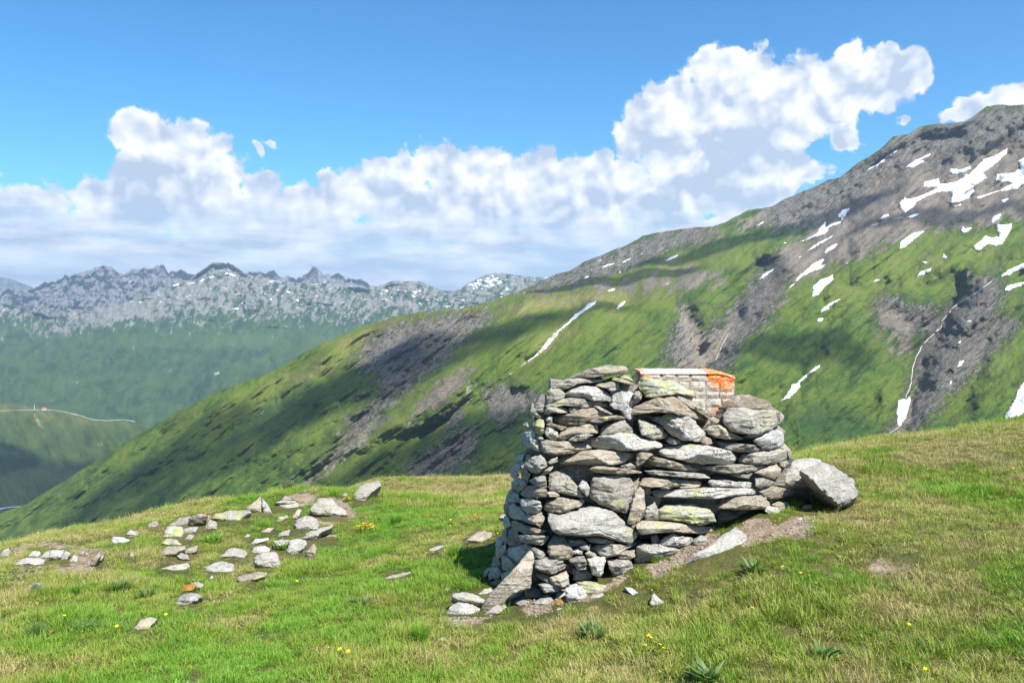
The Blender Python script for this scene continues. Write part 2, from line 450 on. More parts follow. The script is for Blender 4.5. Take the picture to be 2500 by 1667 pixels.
# ---- the great slope and the snow-flecked mountain on the right
CREST = [(-300,1400),(-100,1305),(0,1255),(57,1236),(239,1119),(363,1045),(526,956),(670,906),(784,839),(900,791),(1024,762),(1132,751),(1200,737),
 (1273,706),(1315,689),(1348,675),(1389,662),(1430,637),(1480,619),(1522,602),(1569,575),(1649,562),(1700,553),(1737,553),(1774,542),(1829,512),
 (1885,501),(1940,478),(1996,453),(2022,438),(2051,431),(2088,405),(2144,368),(2181,335),(2218,327),(2247,309),(2292,303),(2358,296),(2384,279),
 (2410,261),(2440,256),(2500,256),(2600,262),(2900,300)]
DEP = [(-300,1400,2350),(0,1255,2350),(239,1119,2300),(363,1045,2250),(526,956,2200),(784,839,2150),(1024,762,2150),(1132,751,2200),
 (1200,738,2450),(1273,707,3000),(1389,662,3200),(1522,602,3300),(1649,562,3350),(1774,542,3250),(1885,501,3300),(2022,438,3200),(2181,335,3100),(2358,296,3000),(2500,256,2950),(2900,300,2800),
 (-200,1500,1900),(200,1320,1900),(200,1250,2080),(500,1270,1600),(700,1260,1500),(900,1250,1420),(1100,1240,1360),(1300,1230,1330),(1500,1200,1300),(1700,1200,1250),(1900,1150,1250),(2100,1150,1250),
 (2300,1120,1250),(2500,1100,1250),(2900,1100,1100),
 (450,1120,1980),(700,1060,1800),(900,1010,1710),(1100,960,1640),(700,980,2010),(950,880,1960),(1150,830,1960),(1230,915,1720),(1450,740,2060),(1300,790,1980),
 (1280,728,2200),(1450,722,2150),(1600,712,2150),(1350,700,2700),(1500,690,2650),(1650,680,2500),(1650,620,3000),(1750,640,2600),
 (1500,900,1640),(1600,800,1850),(1700,860,1820),(1700,720,2150),(1800,760,2080),(1830,900,1600),(1900,1000,1430),(2000,900,1600),(2050,740,1960),(2100,690,2080),
 (2200,760,1980),(2250,900,1720),(2150,1050,1420),(2400,900,1600),(2450,760,1850),(2400,660,2120),(2500,640,2120),(2300,560,2400),(2050,600,2450),(1900,640,2400),(1900,560,2850),
 (2150,500,2650),(2300,440,2750),(2480,420,2700),(2700,500,2500),(2700,900,1500)]
hill = Layer('mountainside', CREST, [(-300,1520),(700,1330),(1400,1280),(2900,1180)], DEP, -300, 2900, 3.2, 330, 'lin', 0.0, crest_noise=(7, 60), fall=(141,))
PX, PY = hill.PX, hill.PY
hill.Y = smooth_grid(hill.Y, 14)
ac, al = hill.streak()
rgt = 1 / (1 + np.exp(-(PX - 1750) / 80.0)) 
GULLIES = [([(2345,700),(2320,760),(2290,800),(2262,850),(2238,900),(2225,970),(2205,1050),(2150,1110),(2120,1160)], 26, 0.040),
 ([(1860,660),(1800,740),(1775,800),(1745,860),(1700,930),(1640,1010)], 30, 0.045),
 ([(1640,740),(1690,800),(1712,880),(1700,930)], 26, 0.022),
 ([(1990,850),(1960,920),(1905,980),(1850,1080)], 18, 0.018),
 ([(1470,725),(1400,790),(1300,870),(1230,918),(1130,990),(1000,1090),(900,1190)], 17, 0.016),
 ([(1190,752),(1120,820),(1040,890),(960,960),(860,1030)], 24, 0.022),
 ([(1250,960),(1120,1010),(960,1080),(800,1140),(700,1200)], 20, 0.016),
 ([(1010,770),(930,830),(880,880),(800,930)], 20, 0.012),
 ([(900,830),(760,920),(620,1020),(480,1120),(330,1200)], 22, 0.012),
 ([(920,1030),(850,1080),(790,1140),(740,1200)], 13, 0.012),
 ([(2500,690),(2420,800),(2390,900),(2350,1000)], 28, 0.016),
 ([(2160,700),(2130,760),(2085,860),(2060,950)], 20, 0.010),
 ([(1900,660),(1850,760),(1830,850)], 20, 0.012)]
rel = np.zeros_like(PX)
wob = 16 * fbm(PX / 60, PY / 60, 31, 4)
for line, wd, dp in GULLIES:
    d = line_d(PX + wob, PY + wob * .6, line)
    rel += 1.35 * dp * np.exp(-(d / wd) ** 1.3) - dp * 0.55 * np.exp(-((d - 2.1 * wd) / (wd * 1.2)) ** 2)
rel += 0.050 * fbm(ac * 7.0, al * 1.6, 5, 6, 0.55) + 0.011 * fbm(ac * 15, al * 3.6, 25, 4, 0.45, ridged=True)
rel += 0.020 * fbm(ac * 3 + 4, al * 3, 9, 6, 0.5)
rel += 0.008 * fbm(PX / 60, PY / 60, 14, 5, 0.5, ridged=True) * (0.45 + rgt)
edge = np.clip((PY - hill.top[None]) / 30.0, 0, 1)
edge[:, :] = np.maximum(edge, 0.25)
# ravine and crag zones
ROCK = [[(940,790),(1180,752),(1215,760),(1150,820),(1090,880),(1010,940),(930,1010),(860,1060),(840,1040),(930,940),(900,900),(860,900),(880,850)],
 [(1660,740),(1690,760),(1720,810),(1790,740),(1870,690),(1900,720),(1860,790),(1800,860),(1760,920),(1640,900),(1620,870)],
 [(2130,725),(2180,722),(2220,740),(2300,755),(2330,745),(2420,660),(2450,700),(2440,760),(2500,790),(2420,860),(2350,940),(2280,1010),(2230,1060),(2130,1130),(2110,1120),(2200,1000),(2240,880),(2262,820),(2210,790),(2160,800)],
 [(1180,950),(1230,935),(1300,960),(1290,1000),(1230,1040),(1180,990)],[(1000,1130),(1100,1060),(1170,1040),(1160,1110),(1060,1180),(980,1190)],
 [(1850,470),(2050,432),(2300,300),(2500,256),(2900,250),(2900,340),(2500,350),(2350,370),(2150,430),(2000,540),(1900,560)],
 [(1850,640),(1900,690),(1860,740),(1830,700)],[(1080,1000),(1120,980),(1130,1040),(1090,1060)],[(1500,610),(1700,560),(1730,580),(1560,640),(1400,700),(1280,705)]]
SCREE = [[(2022,438),(2200,320),(2500,256),(2900,300),(2900,560),(2500,530),(2420,545),(2360,560),(2260,560),(2190,590),(2130,610),(2060,650),(1990,660),(1930,700),(1890,760),(1820,830),(1790,860),(1770,840),(1830,760),(1850,690),(1880,640),(1920,600),(1990,560),(1900,550),(1800,560),(1850,520)],
 [(1273,706),(1389,662),(1522,602),(1649,562),(1737,553),(1760,570),(1640,610),(1540,650),(1420,690),(1320,712)],
 [(860,1030),(930,1000),(925,1020),(850,1090),(780,1160),(740,1200),(725,1190),(800,1110)],
 [(1050,950),(1130,900),(1150,920),(1090,980),(1000,1040)],[(2380,680),(2440,680),(2420,760),(2330,880),(2280,930),(2230,900),(2260,830)],
 [(1440,700),(1560,690),(1700,660),(1760,680),(1700,700),(1560,712)],[(1290,940),(1330,980),(1300,1010)],
 [(2130,740),(2250,800),(2200,870),(2150,800)]]
PALE = [[(1640,745),(1690,760),(1730,830),(1790,790),(1800,810),(1750,880),(1720,920),(1650,900),(1680,840)],
 [(900,1030),(920,1018),(915,1040),(870,1100),(800,1160),(780,1165),(860,1080)],[(2130,745),(2200,760),(2230,790),(2210,820),(2150,790)],
 [(2350,655),(2400,670),(2420,700),(2370,700)],[(1135,935),(1155,930),(1150,990),(1138,985)],[(1255,950),(1290,950),(1300,990),(1270,1010)],
 [(2050,560),(2160,620),(2070,640),(1960,690),(1900,740),(1850,800),(1830,790),(1880,700)]]
jx = PX + 14 * fbm(PX / 30, PY / 22, 40, 4); jy = PY + 12 * fbm(PX / 30, PY / 22, 50, 4)
rock = np.zeros_like(PX); scree = np.zeros_like(PX); pale = np.zeros_like(PX)
for p in ROCK: rock = np.maximum(rock, soft(jx, jy, p, 17))
for p in SCREE: scree = np.maximum(scree, soft(jx, jy, p, 20))
for p in PALE[:-1]: pale = np.maximum(pale, 0.8 * soft(jx, jy, p, 7))
pale = np.maximum(pale, 0.28 * soft(jx, jy, PALE[-1], 20))
rel += rock * 0.011 * fbm(ac * 22, al * 9, 61, 5, 0.55, ridged=True)
hill.Y = hill.Y * (1 + rel * edge)
dry = 0.9 * blob(PX, PY, 1330, 740, 260, 26, -8) + 0.7 * blob(PX, PY, 800, 880, 330, 36, -27) + 0.5 * blob(PX, PY, 2200, 660, 300, 60, -15) + 0.6 * blob(PX, PY, 1050, 960, 250, 30, -40) \
    + 0.5 * blob(PX, PY, 1500, 760, 200, 50, -30) + 0.5 * blob(PX, PY, 2350, 900, 200, 80, -30) + 0.4 * blob(PX, PY, 1330, 830, 120, 40, -40) + 0.5 * blob(PX, PY, 1700, 640, 200, 25, -10)
shrub = 0.8 * blob(PX, PY, 300, 1180, 200, 40, -35) + 0.7 * blob(PX, PY, 650, 1010, 260, 46, -33) + 0.8 * blob(PX, PY, 2030, 1030, 170, 70, 0) + 0.5 * blob(PX, PY, 1100, 1100, 200, 60, -30) \
    + 0.4 * blob(PX, PY, 800, 1080, 160, 40, -30) + 0.35 * blob(PX, PY, 1980, 830, 120, 70, -30) + 0.5 * blob(PX, PY, 1230, 1060, 90, 60)
M_hill = land_material('alpine_slope', 120.0)
hill.build(M_hill, dict(rock=rock, scree=scree, pale=pale, dry=dry, shrub=shrub))

# ---- knoll with the road on the left
KN = [(-400,960),(-100,975),(0,985),(50,990),(110,994),(165,1000),(200,1012),(235,1024),(290,1022),(330,1028),(360,1045),(420,1090),(520,1180),(700,1330)]
knoll = Layer('valley_hill', KN, [(-400,1360),(200,1360),(700,1400)],
  [(-400,960,4700),(0,985,4600),(110,994,4500),(235,1024,4300),(360,1045,4100),(520,1180,3500),(0,1100,4000),(200,1150,3700),(0,1240,3350),(200,1240,3250),(400,1200,3300),(0,1360,2900),(-400,1360,2900),(700,1400,2900),(-400,1100,4000)],
  -400, 700, 4, 90, crest_noise=(3, 50), fall=(60,))
knoll.Y = smooth_grid(knoll.Y, 6)
kx, ky = knoll.PX, knoll.PY; a1, a2 = knoll.streak()
knoll.Y *= 1 + (0.035 * fbm(a1 * 5, a2 * 2, 3, 6) + 0.02 * fbm(kx / 60, ky / 50, 8, 5)) * np.clip((ky - knoll.top[None]) / 20, .15, 1)
knoll.build(land_material('valley_hill', 220.0, grass=((0.030, 0.062, 0.018), (0.075, 0.105, 0.028), (0.15, 0.15, 0.06))),
  dict(dry=0.7 * blob(kx, ky, 120, 1010, 200, 22, 8), pale=0.55 * blob(kx, ky, 95, 1030, 30, 10, 60) + 0.5 * blob(kx, ky, 245, 1085, 16, 8), rock=0.25 * blob(kx, ky, 100, 1040, 80, 20, 10), shrub=0.5 * blob(kx, ky, 150, 1130, 200, 60)))

# ---- the far side of the valley
FS = [(-400,740),(0,740),(120,770),(250,745),(330,730),(450,690),(520,640),(560,640),(600,668),(680,690),(740,695),(820,690),(900,705),(960,690),(1020,688),(1060,700),(1090,712),(1130,700),(1180,672),(1230,666),(1300,674),(1400,680),(1700,700)]
DF = [(-400,740,9500),(0,740,9500),(250,745,9000),(450,690,9500),(540,640,9800),(680,690,9600),(900,700,9800),(1020,688,10000),(1090,712,10200),(1200,668,10800),(1400,680,10800),(1700,700,10500),
 (0,800,8200),(250,790,8000),(600,760,8500),(900,750,8900),(1200,730,9500),(0,880,7000),(300,870,6900),(600,840,7300),(900,820,7800),(0,970,6000),(400,970,6000),(700,920,6400),(300,1060,5200),(600,1060,5300),(0,1100,5000),(-400,1100,5000),(900,1060,5500),(1700,900,6500),(1300,800,8000),(-400,880,7000)]
fars = Layer('far_valley_side', FS, [(-400,1160),(1700,900)], DF, -400, 1700, 3.5, 230, crest_noise=(9, 60), fall=(120,))
fars.Y = smooth_grid(fars.Y, 8)
fx_, fy_ = fars.PX, fars.PY; a1, a2 = fars.streak()
up = 1 / (1 + np.exp((fy_ - 790) / 18.0))
fars.Y *= 1 + (0.042 * fbm(fx_ / 110, fy_ / 60, 3, 5, 0.42) + 0.018 * up * fbm(fx_ / 42, fy_ / 18, 8, 7, 0.66, ridged=True) + 0.016 * fbm(a1 * 9, a2 * 3, 20, 5)) * np.clip((fy_ - fars.top[None]) / 10, .2, 1)
barer = up * 0.55 + 0.45 * blob(fx_, fy_, 250, 775, 230, 24, -14) + 0.25 * blob(fx_, fy_, 540, 665, 60, 30)
fars.build(land_material('far_valley_side', 420.0, grass=((0.016, 0.046, 0.018), (0.050, 0.088, 0.026), (0.13, 0.135, 0.055)),
    rock=((0.11, 0.12, 0.10), (0.235, 0.23, 0.20)), scree=((0.14, 0.135, 0.11), (0.26, 0.245, 0.205)), flecks=4.0, an=2.0, bump=0.5, fr=0.42),
  dict(rock=barer, scree=up * 0.5 + 0.4 * blob(fx_, fy_, 300, 765, 200, 20, -14), pale=-0.6 + 1.4 * blob(fx_, fy_, 530, 911, 15, 6, -10), shrub=0.5 * blob(fx_, fy_, 330, 900, 160, 50) + 0.4 * blob(fx_, fy_, 700, 880, 100, 40), dry=0.3 * blob(fx_, fy_, 600, 830, 400, 20, 0),
    snow=np.clip(up * 1.2, 0, 1) * 0.95 + blob(fx_, fy_, 1180, 690, 60, 14) * .5 - 1.2 * (1 - up)))

# ---- high peaks behind
PK = [(-400,700),(0,712),(75,702),(110,688),(150,680),(205,662),(250,652),(275,656),(300,668),(325,656),(345,660),(372,658),(392,642),(402,650),(412,662),(440,660),(470,666),(500,668),(520,690),(548,694),(572,690),(590,672),(612,662),(632,660),(650,668),(668,659),(690,672),(722,684),(742,668),(762,654),(778,658),(792,672),(812,670),(826,666),(842,680),(852,676),(880,684),(905,694),(960,712),(1100,725),(1128,706),(1150,692),(1165,700),(1200,720),(1700,760)]
peaks = Layer('high_peaks', PK, [(-400,830),(1700,830)],
  [(-400,700,13500),(0,712,13500),(250,652,14000),(392,642,14500),(520,690,14000),(640,660,15000),(762,654,15000),(900,695,15000),(1150,692,16000),(1700,760,16000),
   (-400,830,11000),(0,830,11000),(400,830,11000),(800,830,11500),(1700,830,12000),(150,740,12500),(450,740,12500),(250,700,13200),(560,720,13000),(760,700,14000)],
  -400, 1700, 2.8, 110, crest_noise=(14, 22), fall=(90,))
qx, qy = peaks.PX, peaks.PY
peaks.Y *= 1 + (0.065 * fbm(qx / 46, qy / 60, 3, 7, 0.55, ridged=True) + 0.035 * fbm((qx + qy * .7) / 24, qy / 50, 13, 6, 0.6, ridged=True)) * np.clip((qy - peaks.top[None]) / 8, .25, 1)
peaks.build(land_material('peak_rock', 600.0, grass=((0.05, 0.07, 0.04), (0.10, 0.11, 0.07), (0.16, 0.15, 0.11)),
    rock=((0.13, 0.125, 0.125), (0.22, 0.21, 0.20)), scree=((0.13, 0.12, 0.11), (0.21, 0.195, 0.18)), flecks=4.0, an=2.0, bump=0.5, fr=0.42),
  dict(rock=0.75, scree=0.35, pale=-0.8, snow=0.62 - 0.012 * np.clip(qy - 700, 0, 60) + 0.3 * blob(qx, qy, 300, 672, 60, 16)+0.25 * blob(qx, qy, 800, 685, 70, 12)+ .2 * blob(qx, qy, 430, 690, 60, 20)))
ridge = Layer('distant_ridge', [(-600,650),(-100,672),(0,678),(30,684),(60,694),(85,704),(140,740),(300,760)], [(-600,800),(300,800)],
  [(-600,650,24000),(0,678,24000),(300,760,23000),(-600,800,21000),(300,800,21000)], -600, 300, 6, 30, crest_noise=(5, 40), fall=(90,))
ridge.Y *= 1 + 0.03 * fbm(ridge.PX / 40, ridge.PY / 30, 3, 5, 0.6, ridged=True)
ridge.build(land_material('distant_ridge', 900.0), dict(rock=0.6, scree=0.3))

# ---- snow lying on the mountainside: each patch its own body, thickest in the middle
m, nt = new_mat('old_snow')
ps = nt.new('ShaderNodeNewGeometry').outputs['Position']
sn = nt.noise(ps, 0.22, 5, 0.65)
finish(nt, nt.mix(nt.ramp(nt.m('SUBTRACT', sn, nt.m('MULTIPLY', attr(nt, 'inner'), 0.10)), 0.36, 0.62), nt.rgb((0.80, 0.81, 0.83)), nt.rgb((0.50, 0.47, 0.43))), 0.7, sn, 0.6, 2.5, 0.2)
M_snow = m
def snow_patch(layer, poly, label=None, group=None, rough=2.2, step=1.25, thick=2.2):
    poly = np.asarray(poly, float)
    x0, y0 = poly.min(0) - 3; x1, y1 = poly.max(0) + 3
    xs = np.arange(x0, x1, step); ys = np.arange(y0, y1, step)
    X, Y_ = np.meshgrid(xs, ys)
    jx = X + rough * fbm(X / 9, Y_ / 6, 71, 4, .6) * 1.6; jy = Y_ + rough * fbm(X / 9, Y_ / 6, 91, 4, .6)
    sd = poly_sd(jx, jy, poly)
    keep = sd > -0.6
    cell = keep[:-1, :-1] & keep[1:, :-1] & keep[1:, 1:] & keep[:-1, 1:]
    if not cell.any(): return None
    dep = layer.sample(X, Y_)
    lift = 1.2 + thick * np.clip(sd / 5, 0, 1)
    Vt = P3(X, Y_, dep - np.where(sd > 0.5, lift * 1.6, -1.0))
    Vt[..., 2] += np.where(sd > 0.5, lift * 0.5, -0.3)
    idx = np.arange(X.size).reshape(X.shape)
    q = np.stack([idx[:-1, :-1], idx[1:, :-1], idx[1:, 1:], idx[:-1, 1:]], -1)[cell]
    used = np.unique(q); remap = -np.ones(X.size, int); remap[used] = np.arange(len(used))
    me = np_mesh('snow_patch', Vt.reshape(-1, 3)[used], quads=remap[q])
    fattr(me, 'inner', np.clip(sd.ravel()[used] / 2.0, 0, 2)); me.materials.append(M_snow)
    o = bpy.data.objects.new('snow_patch', me); C.objects.link(o)
    tag(o, label, 'snow patch', group)
    return o
R3 = lambda L: [(1700 + x / 2.704, 220 + y / 2.704) for x, y in L]
R4 = lambda L: [(1700 + x / 2.614, 650 + y / 2.614) for x, y in L]
R2 = lambda L: [(900 + x / 2.412, 600 + y / 2.412) for x, y in L]
SG = 'snow patches left on the mountainside'
SCRAPS = iter(['short snow dash right below the largest snowfield', 'small snow dash between the branched patch and the largest snowfield', 'small snow scrap left of the snowfield at the right edge', 'flat snow line at the left foot of the branched patch', 'snow scrap at the lower tip of the wedge-shaped patch', 'snow scrap along the brown track above the grassy rib', 'snow scrap just above the elongated patch on the green shoulder', 'pointed snow scrap highest on the green shoulder', 'snow scrap at the lower end of the narrow streak by the dark crag', 'snow line at the upper rim of the green shoulder', 'snow dot near the foot of the straight thin streak', 'snow dot on pale scree right of the wedge-shaped patch', 'snow dash under the dark crags right of the mountain stream', 'thin snow scrap on grey scree, above the small patch there', 'lowest snow scrap on the grey scree right of the stream', 'long snow dash on the tan back ridge', 'snow dash right of the long one on the tan back ridge', 'snow dash at the skyline of the tan back ridge', 'uppermost snow dash on the tan back ridge', 'lowest left snow scrap on the tan back ridge', 'tiny snow dot between the dashes of the tan back ridge', 'snow scrap on the green edge under the tan back ridge', 'snow streak at the left end of the dark ridge by the far peaks', 'snow dash on the brown bench above the long snow gully', 'tiny snow scrap left of the dash on the brown bench', 'faint snow line on the brown slope above the bench', 'small snow scrap at the right end of the brown slope'])
for pts, lab in [
 (R3([(1120,530),(1200,485),(1260,430),(1340,380),(1330,400),(1270,445),(1200,500),(1140,528)]), 'thin diagonal snow streak just under the rocky crest'),
 (R3([(1370,512),(1440,465),(1545,418),(1545,432),(1480,465),(1512,468),(1430,514)]), 'short forked snow patch high on brown scree below the crest'),
 (R3([(1665,545),(1680,518),(1740,525),(1815,500),(1810,520),(1730,558),(1800,555),(1850,505),(1900,455),(1960,440),(2058,380),(2045,425),(1960,500),(1890,545),(1920,580),(1830,640),(1835,675),(1800,715),(1720,745),(1680,745),(1690,700),(1680,672),(1600,670),(1500,715),(1450,745),(1440,770),(1380,812),(1340,780),(1345,745),(1380,700),(1385,720),(1420,715),(1500,690),(1600,640),(1500,640),(1510,605),(1600,582),(1605,620),(1700,610),(1780,565),(1720,560)]), 'largest branching snowfield on the scree of the upper mountain'),
 (R3([(1970,600),(1985,555),(2100,545),(2140,510),(2120,470),(2163,445),(2230,420),(2300,500),(2260,600),(2163,628),(2110,655),(2000,670),(1940,690),(1860,720),(1830,715),(1900,690),(2010,660),(2080,620),(2060,605)]), 'snowfield running off the right edge under the summit'),
 (R3([(1205,858),(1230,825),(1275,815),(1270,835),(1225,855)]), 'small lens of snow below the largest snowfield'),
 (R3([(1315,848),(1350,838),(1380,842),(1440,818),(1478,816),(1440,838),(1395,845)]), 'low broken line of snow under the largest snowfield'),
 (R3([(1690,770),(1750,748),(1750,762),(1700,772)]), None), (R3([(1150,892),(1205,877),(1195,888),(1160,896)]), None),
 (R3([(2010,725),(2070,712),(2040,740),(2015,740)]), None),
 (R3([(1942,870),(1960,835),(2015,815),(2000,850),(1960,878)]), 'small round snow patch above the curved snow patch at right'),
 (R3([(1745,930),(1765,892),(1775,912),(1830,905),(1790,935),(1755,943)]), 'two-pronged snow patch on the dark scree at right'),
 (R3([(1825,1035),(1880,990),(1910,960),(1950,975),(2000,965),(1980,900),(1990,885),(2040,890),(2085,880),(2070,940),(2040,985),(2020,1020),(1970,1030),(1930,1015),(1890,1040),(1880,1062),(1845,1058)]), 'hook-shaped snow patch above the green shoulder at right'),
 (R3([(1340,1045),(1350,1000),(1400,960),(1450,938),(1510,930),(1480,955),(1430,1000),(1380,1040),(1350,1050)]), 'leaf-shaped snow patch at the left edge of the green shoulder'),
 (R3([(678,1000),(740,975),(800,940),(820,900),(860,860),(850,905),(900,880),(950,865),(960,840),(930,835),(960,790),(1020,778),(990,820),(950,880),(880,905),(850,950),(780,970),(700,998)]), 'branched snow patch in the hollow below the middle ridge'),
 (R3([(715,1072),(760,1035),(840,990),(920,948),(890,975),(820,1015),(740,1062)]), 'straight thin snow streak running down beside the branched patch'),
 (R3([(840,1075),(860,1045),(920,1012),(938,1015),(910,1045),(880,1060),(850,1082)]), 'ragged small snow patch under the straight snow streak'),
 (R3([(570,1006),(650,1007),(640,1011),(580,1012)]), None), (R3([(385,902),(420,875),(455,865),(440,880),(400,898)]), 'lone snow dash on the dark middle ridge'),
 (R3([(410,1255),(440,1215),(480,1192),(522,1170),(500,1200),(450,1235)]), 'snow streak at the mouth of the grassy gully'),
 (R3([(650,1265),(680,1225),(730,1185),(780,1140),(830,1112),(850,1118),(820,1155),(858,1152),(820,1178),(760,1200),(700,1230),(670,1258)]), 'wedge-shaped snow patch with two upper tips on pale scree'),
 (R3([(608,1308),(625,1288),(655,1274),(645,1290),(620,1306)]), None),
 (R3([(760,1365),(775,1290),(830,1245),(905,1218),(905,1250),(850,1300),(800,1355)]), 'broad snow patch low on the pale scree slope'),
 (R3([(1155,1270),(1185,1250),(1222,1248),(1200,1262)]), None), (R3([(1485,1140),(1495,1128),(1535,1138),(1510,1148)]), None),
 (R3([(1620,1108),(1632,1078),(1655,1105),(1640,1112)]), None), (R3([(1455,1230),(1470,1200),(1560,1170),(1550,1195),(1500,1222)]), 'elongated snow patch in the middle of the green shoulder'),
 (R3([(808,1475),(840,1435),(900,1395),(952,1376),(930,1405),(870,1445)]), 'narrow snow streak beside a dark crag on the grassy rib'),
 (R3([(793,1525),(805,1506),(845,1502),(825,1530)]), None), (R3([(1610,910),(1640,914),(1630,919)]), None), (R3([(675,1105),(690,1092),(695,1098),(680,1110)]), None), (R3([(970,1150),(995,1138),(998,1145)]), None),
 (R3([(2010,1230),(2060,1185),(2163,1140),(2230,1110),(2230,1150),(2100,1205),(2040,1230)]), 'snow strip beside the dark gully at the right edge'),
 (R3([(2030,1325),(2050,1290),(2163,1265),(2230,1260),(2230,1280),(2120,1300),(2060,1325)]), 'low snow strip at the right edge above the stream head'),
 (R4([(535,865),(590,800),(605,760),(640,745),(700,690),(760,640),(792,625),(785,645),(730,690),(660,745),(662,765),(640,800),(600,835),(550,862)]), 'snow tongue with a thin tail on the green rib right of the brick block'),
 (R4([(1280,925),(1290,860),(1320,845),(1345,852),(1365,830),(1370,870),(1350,930),(1335,975),(1300,1022),(1285,1015),(1282,960)]), 'white snow block filling the foot of the mountain stream'),
 (R4([(1945,1025),(1965,960),(2000,900),(2030,850),(2060,770),(2091,735),(2160,700),(2160,900),(2091,940),(2030,975),(2005,1015)]), 'big snowfield cut off by the right edge above the meadow'),
 (R4([(1718,356),(1735,346),(1762,346),(1745,358)]), None), (R4([(1655,505),(1670,485),(1692,470),(1685,490)]), None), (R4([(1660,645),(1675,610),(1712,598),(1705,620),(1680,640)]), 'small snow patch on the grey scree right of the stream'),
 (R4([(1615,758),(1620,735),(1632,726),(1630,752)]), None),
 (R2([(790,778),(870,728),(960,660),(1020,600),(1060,550),(1110,500),(1160,460),(1210,410),(1270,365),(1290,340),(1342,322),(1335,345),(1290,375),(1240,410),(1180,460),(1130,505),(1090,550),(1040,610),(980,655),(900,710),(830,758)]), 'long thin snow gully running diagonally down the grassy slope'),
 (R2([(1458,378),(1470,350),(1500,327),(1515,325),(1500,350)]), 'short snow dash beside the top of the long snow gully'),
 (R2([(1732,95),(1770,70),(1825,50),(1815,66),(1770,85)]), 'snow bar on the dark slope under the middle ridge'), (R2([(1355,132),(1400,112),(1452,100),(1440,110),(1390,124)]), None), (R2([(1478,103),(1520,82),(1552,66),(1540,80),(1500,100)]), None),
 (R2([(1340,95),(1380,72),(1365,88)]), None), (R2([(1585,60),(1620,35),(1610,50)]), None), (R2([(1258,198),(1280,180),(1305,176),(1285,190)]), None), (R2([(1300,152),(1322,142),(1315,150)]), None), (R2([(1458,160),(1490,148),(1480,158)]), None),
 (R2([(898,290),(920,272),(936,267),(915,284)]), None), (R2([(1395,270),(1430,252),(1462,249),(1440,265)]), None), (R2([(1352,273),(1385,266),(1370,274)]), None), (R2([(1730,242),(1760,222),(1785,206),(1765,225)]), None), (R2([(1905,222),(1925,210),(1938,207)]), None)]:
    if lab: snow_patch(hill, pts, lab, SG)
    else:
        o = snow_patch(hill, pts, next(SCRAPS), None, rough=1.2)
        if o is not None: tag(o, None, None, SG)

# ---- water: two mountain streams and the river far down on the left, a road along the knoll
def strip(name, layer, line, wpx, mat, lift, jit=0.0, label=None, cat=None, kind=None, n=90):
    line = np.array(line, float); seg = np.r_[0, np.cumsum(np.hypot(*np.diff(line, axis=0).T))]
    t = np.linspace(0, seg[-1], n); x = np.interp(t, seg, line[:, 0]); y = np.interp(t, seg, line[:, 1])
    x = x + jit * fbm(t / 14, t * 0 + 3, 8, 4); 
    dx = np.gradient(x); dy = np.gradient(y); L = np.hypot(dx, dy) + 1e-9
    wv = wpx * (0.7 + 0.9 * np.abs(fbm(t / 10, t * 0 + 7, 9, 3)))
    A = []
    for k, sgn in enumerate((-1, -0.4, 0.4, 1)):
        xx = x - dy / L * wv * sgn / 2; yy = y + dx / L * wv * sgn / 2
        dep = layer.sample(xx, yy) * (1 - (lift if abs(sgn) < 1 else 0))
        A.append(P3(xx, yy, dep))
    V = np.stack(A, 1).reshape(-1, 3); idx = np.arange(n * 4).reshape(n, 4)
    q = np.stack([idx[:-1, :-1], idx[1:, :-1], idx[1:, 1:], idx[:-1, 1:]], -1).reshape(-1, 4)
    me = np_mesh(name, V, quads=q); me.materials.append(mat)
    o = bpy.data.objects.new(name, me); C.objects.link(o); tag(o, label, cat, None, kind); return o
m, nt = new_mat('white_water'); ps = nt.new('ShaderNodeNewGeometry').outputs['Position']
fo = nt.noise(ps, 0.6, 5, 0.7)
finish(nt, nt.mix(nt.ramp(fo, 0.38, 0.55), nt.rgb((0.20, 0.20, 0.20)), nt.rgb((0.62, 0.64, 0.66))), 0.4, fo, 0.5, 0.5, 0.5); M_foam = m
m, nt = new_mat('river_water'); finish(nt, nt.rgb((0.42, 0.47, 0.50)), 0.3, None, spec=0.5); M_river = m
m, nt = new_mat('road'); finish(nt, nt.rgb((0.36, 0.35, 0.32)), 0.9); M_road = m
strip('mountain_stream', hill, R4([(1880,95),(1800,160),(1720,210),(1640,260),(1600,310),(1570,350),(1555,400),(1500,445),(1455,490),(1430,530),(1410,570),(1385,630),(1375,680),(1370,740),(1350,800),(1340,840)]), 2.4, M_foam, 0.002, 4, kind='structure', n=160)
strip('mountain_stream', hill, R4([(1290,1025),(1240,1060),(1210,1090),(1160,1135)]), 2.2, M_foam, 0.002, 4, kind='structure')
strip('mountain_stream', hill, R4([(200,430),(175,480),(150,540),(120,600)]), 1.8, M_foam, 0.002, 3, kind='structure')
strip('river', knoll, [(-60,1252),(0,1242),(25,1238),(50,1236),(90,1228)], 4.0, M_river, 0.003, 0, kind='structure')
strip('road', knoll, [(-60,1004),(0,1003),(60,1001),(110,1000),(150,1004),(190,1013),(225,1024),(260,1027),(300,1024),(330,1029)], 1.8, M_road, 0.001, 0, kind='structure')

